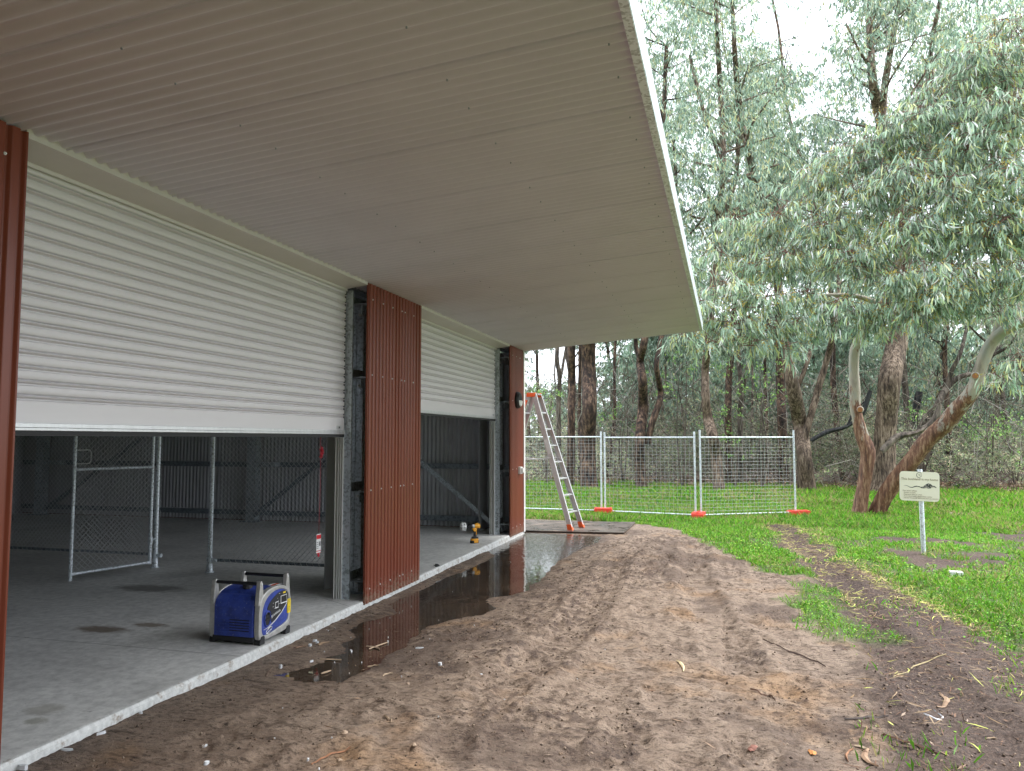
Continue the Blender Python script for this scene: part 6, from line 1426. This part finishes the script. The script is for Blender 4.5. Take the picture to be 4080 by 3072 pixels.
bark_strip((1240, 3045), (1395, 2978), .007, 'long red brown twig on the sand near the bottom edge', None, .06, (.22, .10, .05), 'twig')
bark_strip((2695, 2635), (2722, 2678), .012, 'cream curved leaf standing out on the middle of the sand', None, .15, (.62, .5, .3), 'dry_leaf')
bark_strip((3225, 2990), (3238, 3020), .018, 'orange fallen leaf near the bottom edge', None, .2, (.50, .22, .07), 'dry_leaf')
bark_strip((2985, 2980), (3020, 2996), .022, 'chip of red brown wood half sunk in the sand at the bottom', None, .05, (.26, .12, .09), 'wood_chip')
bark_strip((3366, 2870), (3540, 2862), .010, 'dark bent twig lying level at the lower right', None, -.05, (.06, .045, .04), 'twig')
bark_strip((3745, 2765), (3732, 2820), .016, 'short thick bent stick at the lower right', None, .25, (.30, .20, .13), 'twig')
bark_strip((3460, 2990), (3498, 3060), .016, 'curved brown root in the bottom right corner', None, -.3, (.30, .19, .12), 'twig')
bark_strip((3405, 2975), (3465, 2992), .012, 'pale flat bark piece beside the curved root', None, .2, (.42, .32, .22))
bark_strip((3380, 3040), (3400, 2990), .006, 'thin rusty rootlet left of the curved root', None, .2, (.30, .15, .08), 'twig')
bark_strip((3720, 2830), (3680, 2850), .005, 'white plastic string curled on the dark soil', None, .5, (.75, .76, .8), 'string')
bark_strip((1060, 2700), (1085, 2668), .006, 'dark forked twig on sand below the generator', None, .1, (.10, .06, .04), 'twig')
bark_strip((1170, 2585), (1205, 2576), .003, 'thin dark twig beside the slab past the generator', None, .1, (.09, .05, .04), 'twig')
bark_strip((3040, 2560), (3290, 2660), .006, 'long thin dark root across the sand at right', None, .04, (.10, .06, .05), 'twig')
bark_strip((2990, 2750), (3090, 2800), .005, 'thin brown root on the sand below the long one', None, .1, (.20, .11, .08), 'twig')
bark_strip((3520, 2930), (3740, 3010), .005, 'long rusty rootlet across the lower right soil', None, .05, (.24, .13, .09), 'twig')
bark_strip((3560, 2700), (3770, 2610), .004, 'long straw stalk arching over the dark soil', None, .12, (.45, .37, .2), 'twig')
bark_strip((1500, 2420), (1545, 2408), .008, 'dark strip of bark between slab and puddle', None, .1, (.16, .11, .08))
# fine bits afloat on the water
n = 520; x = RNG.uniform(.0, 1.3, n); y = 4.6+7.8*RNG.random(n)**1.5; _, sdw, _ = ground_h(x, y); kp = (sdw > .02) & (fbm(x, y, 2.2, 3, 160) > -.04); x, y = x[kp], y[kp]; n = len(x)
P = np.stack([x, y, np.full(n, WATER_Z+.0015)], 1); D_ = unit(np.stack([RNG.normal(size=n), RNG.normal(size=n), np.zeros(n)], 1)); nr = np.tile(np.array([(0., 0., 1.)]), (n, 1))
V, F2, k, c = leaf_cloud(P, D_, RNG.uniform(.008, .05, n), RNG.uniform(.003, .009, n), np.array([(.30, .22, .15), (.16, .10, .07), (.40, .33, .25)])[RNG.integers(0, 3, n)], detailed=False, nrm=nr)
go = np_mesh('floating_debris', V, F2, k, M['litter'], c, None, kind='stuff'); tag(go, 'fine bark and leaf bits floating on the puddle')
# pebbles
for (px, py, r, lab) in ((1372, 2925, .018, 'brown sandy pebble in the middle of the lower sand'), (1354, 3030, .014, 'rounded brown pebble near the bottom edge'), (1650, 2972, .012, 'small tan pebble on the lower sand'), (1625, 2727, .013, 'grey pebble near the yellow sand patch'), (145, 3035, .02, 'pale stone in the row of rubble by the slab'), (112, 3050, .018, 'tan stone in the corner rubble by the slab'), (270, 2976, .01, 'small cream pebble in the rubble by the slab')):
    p = on_ground(px, py); bm = bmesh.new(); bmesh.ops.create_icosphere(bm, subdivisions=2, radius=r); r3 = random.Random(int(px))
    for v in bm.verts: v.co *= r3.uniform(.82, 1.12); v.co.z *= .7
    me = bpy.data.meshes.new('pebble'); bm.to_mesh(me); bm.free(); me.materials.append(M.setdefault('pebble', painted('pebble', (.34, .25, .18), .8, var=.3, scale=50))); o = bpy.data.objects.new('pebble', me); COL.objects.link(o); o.location = (p.x, p.y, gh(p.x, p.y)+r*.35); tag(o, lab, 'pebble')
# white marker block in the grass
p = on_ground(3810, 2294, -.12); m = MB().box((-.065, -.05, 0), (.065, .05, .055)); o = m.build('marker_block', M['white'], None, bevel=.006); o.location = (p.x, p.y, gh(p.x, p.y)-.004); o.rotation_euler = (0, 0, -.05)
tag(o, 'small white block sitting in the grass near the sign', 'block')
m = MB().box((-.012, -.0507, .025), (.012, -.05, .034)); q = m.build('block_mark', M['ink_dark'], o)
bpy.context.view_layer.update()
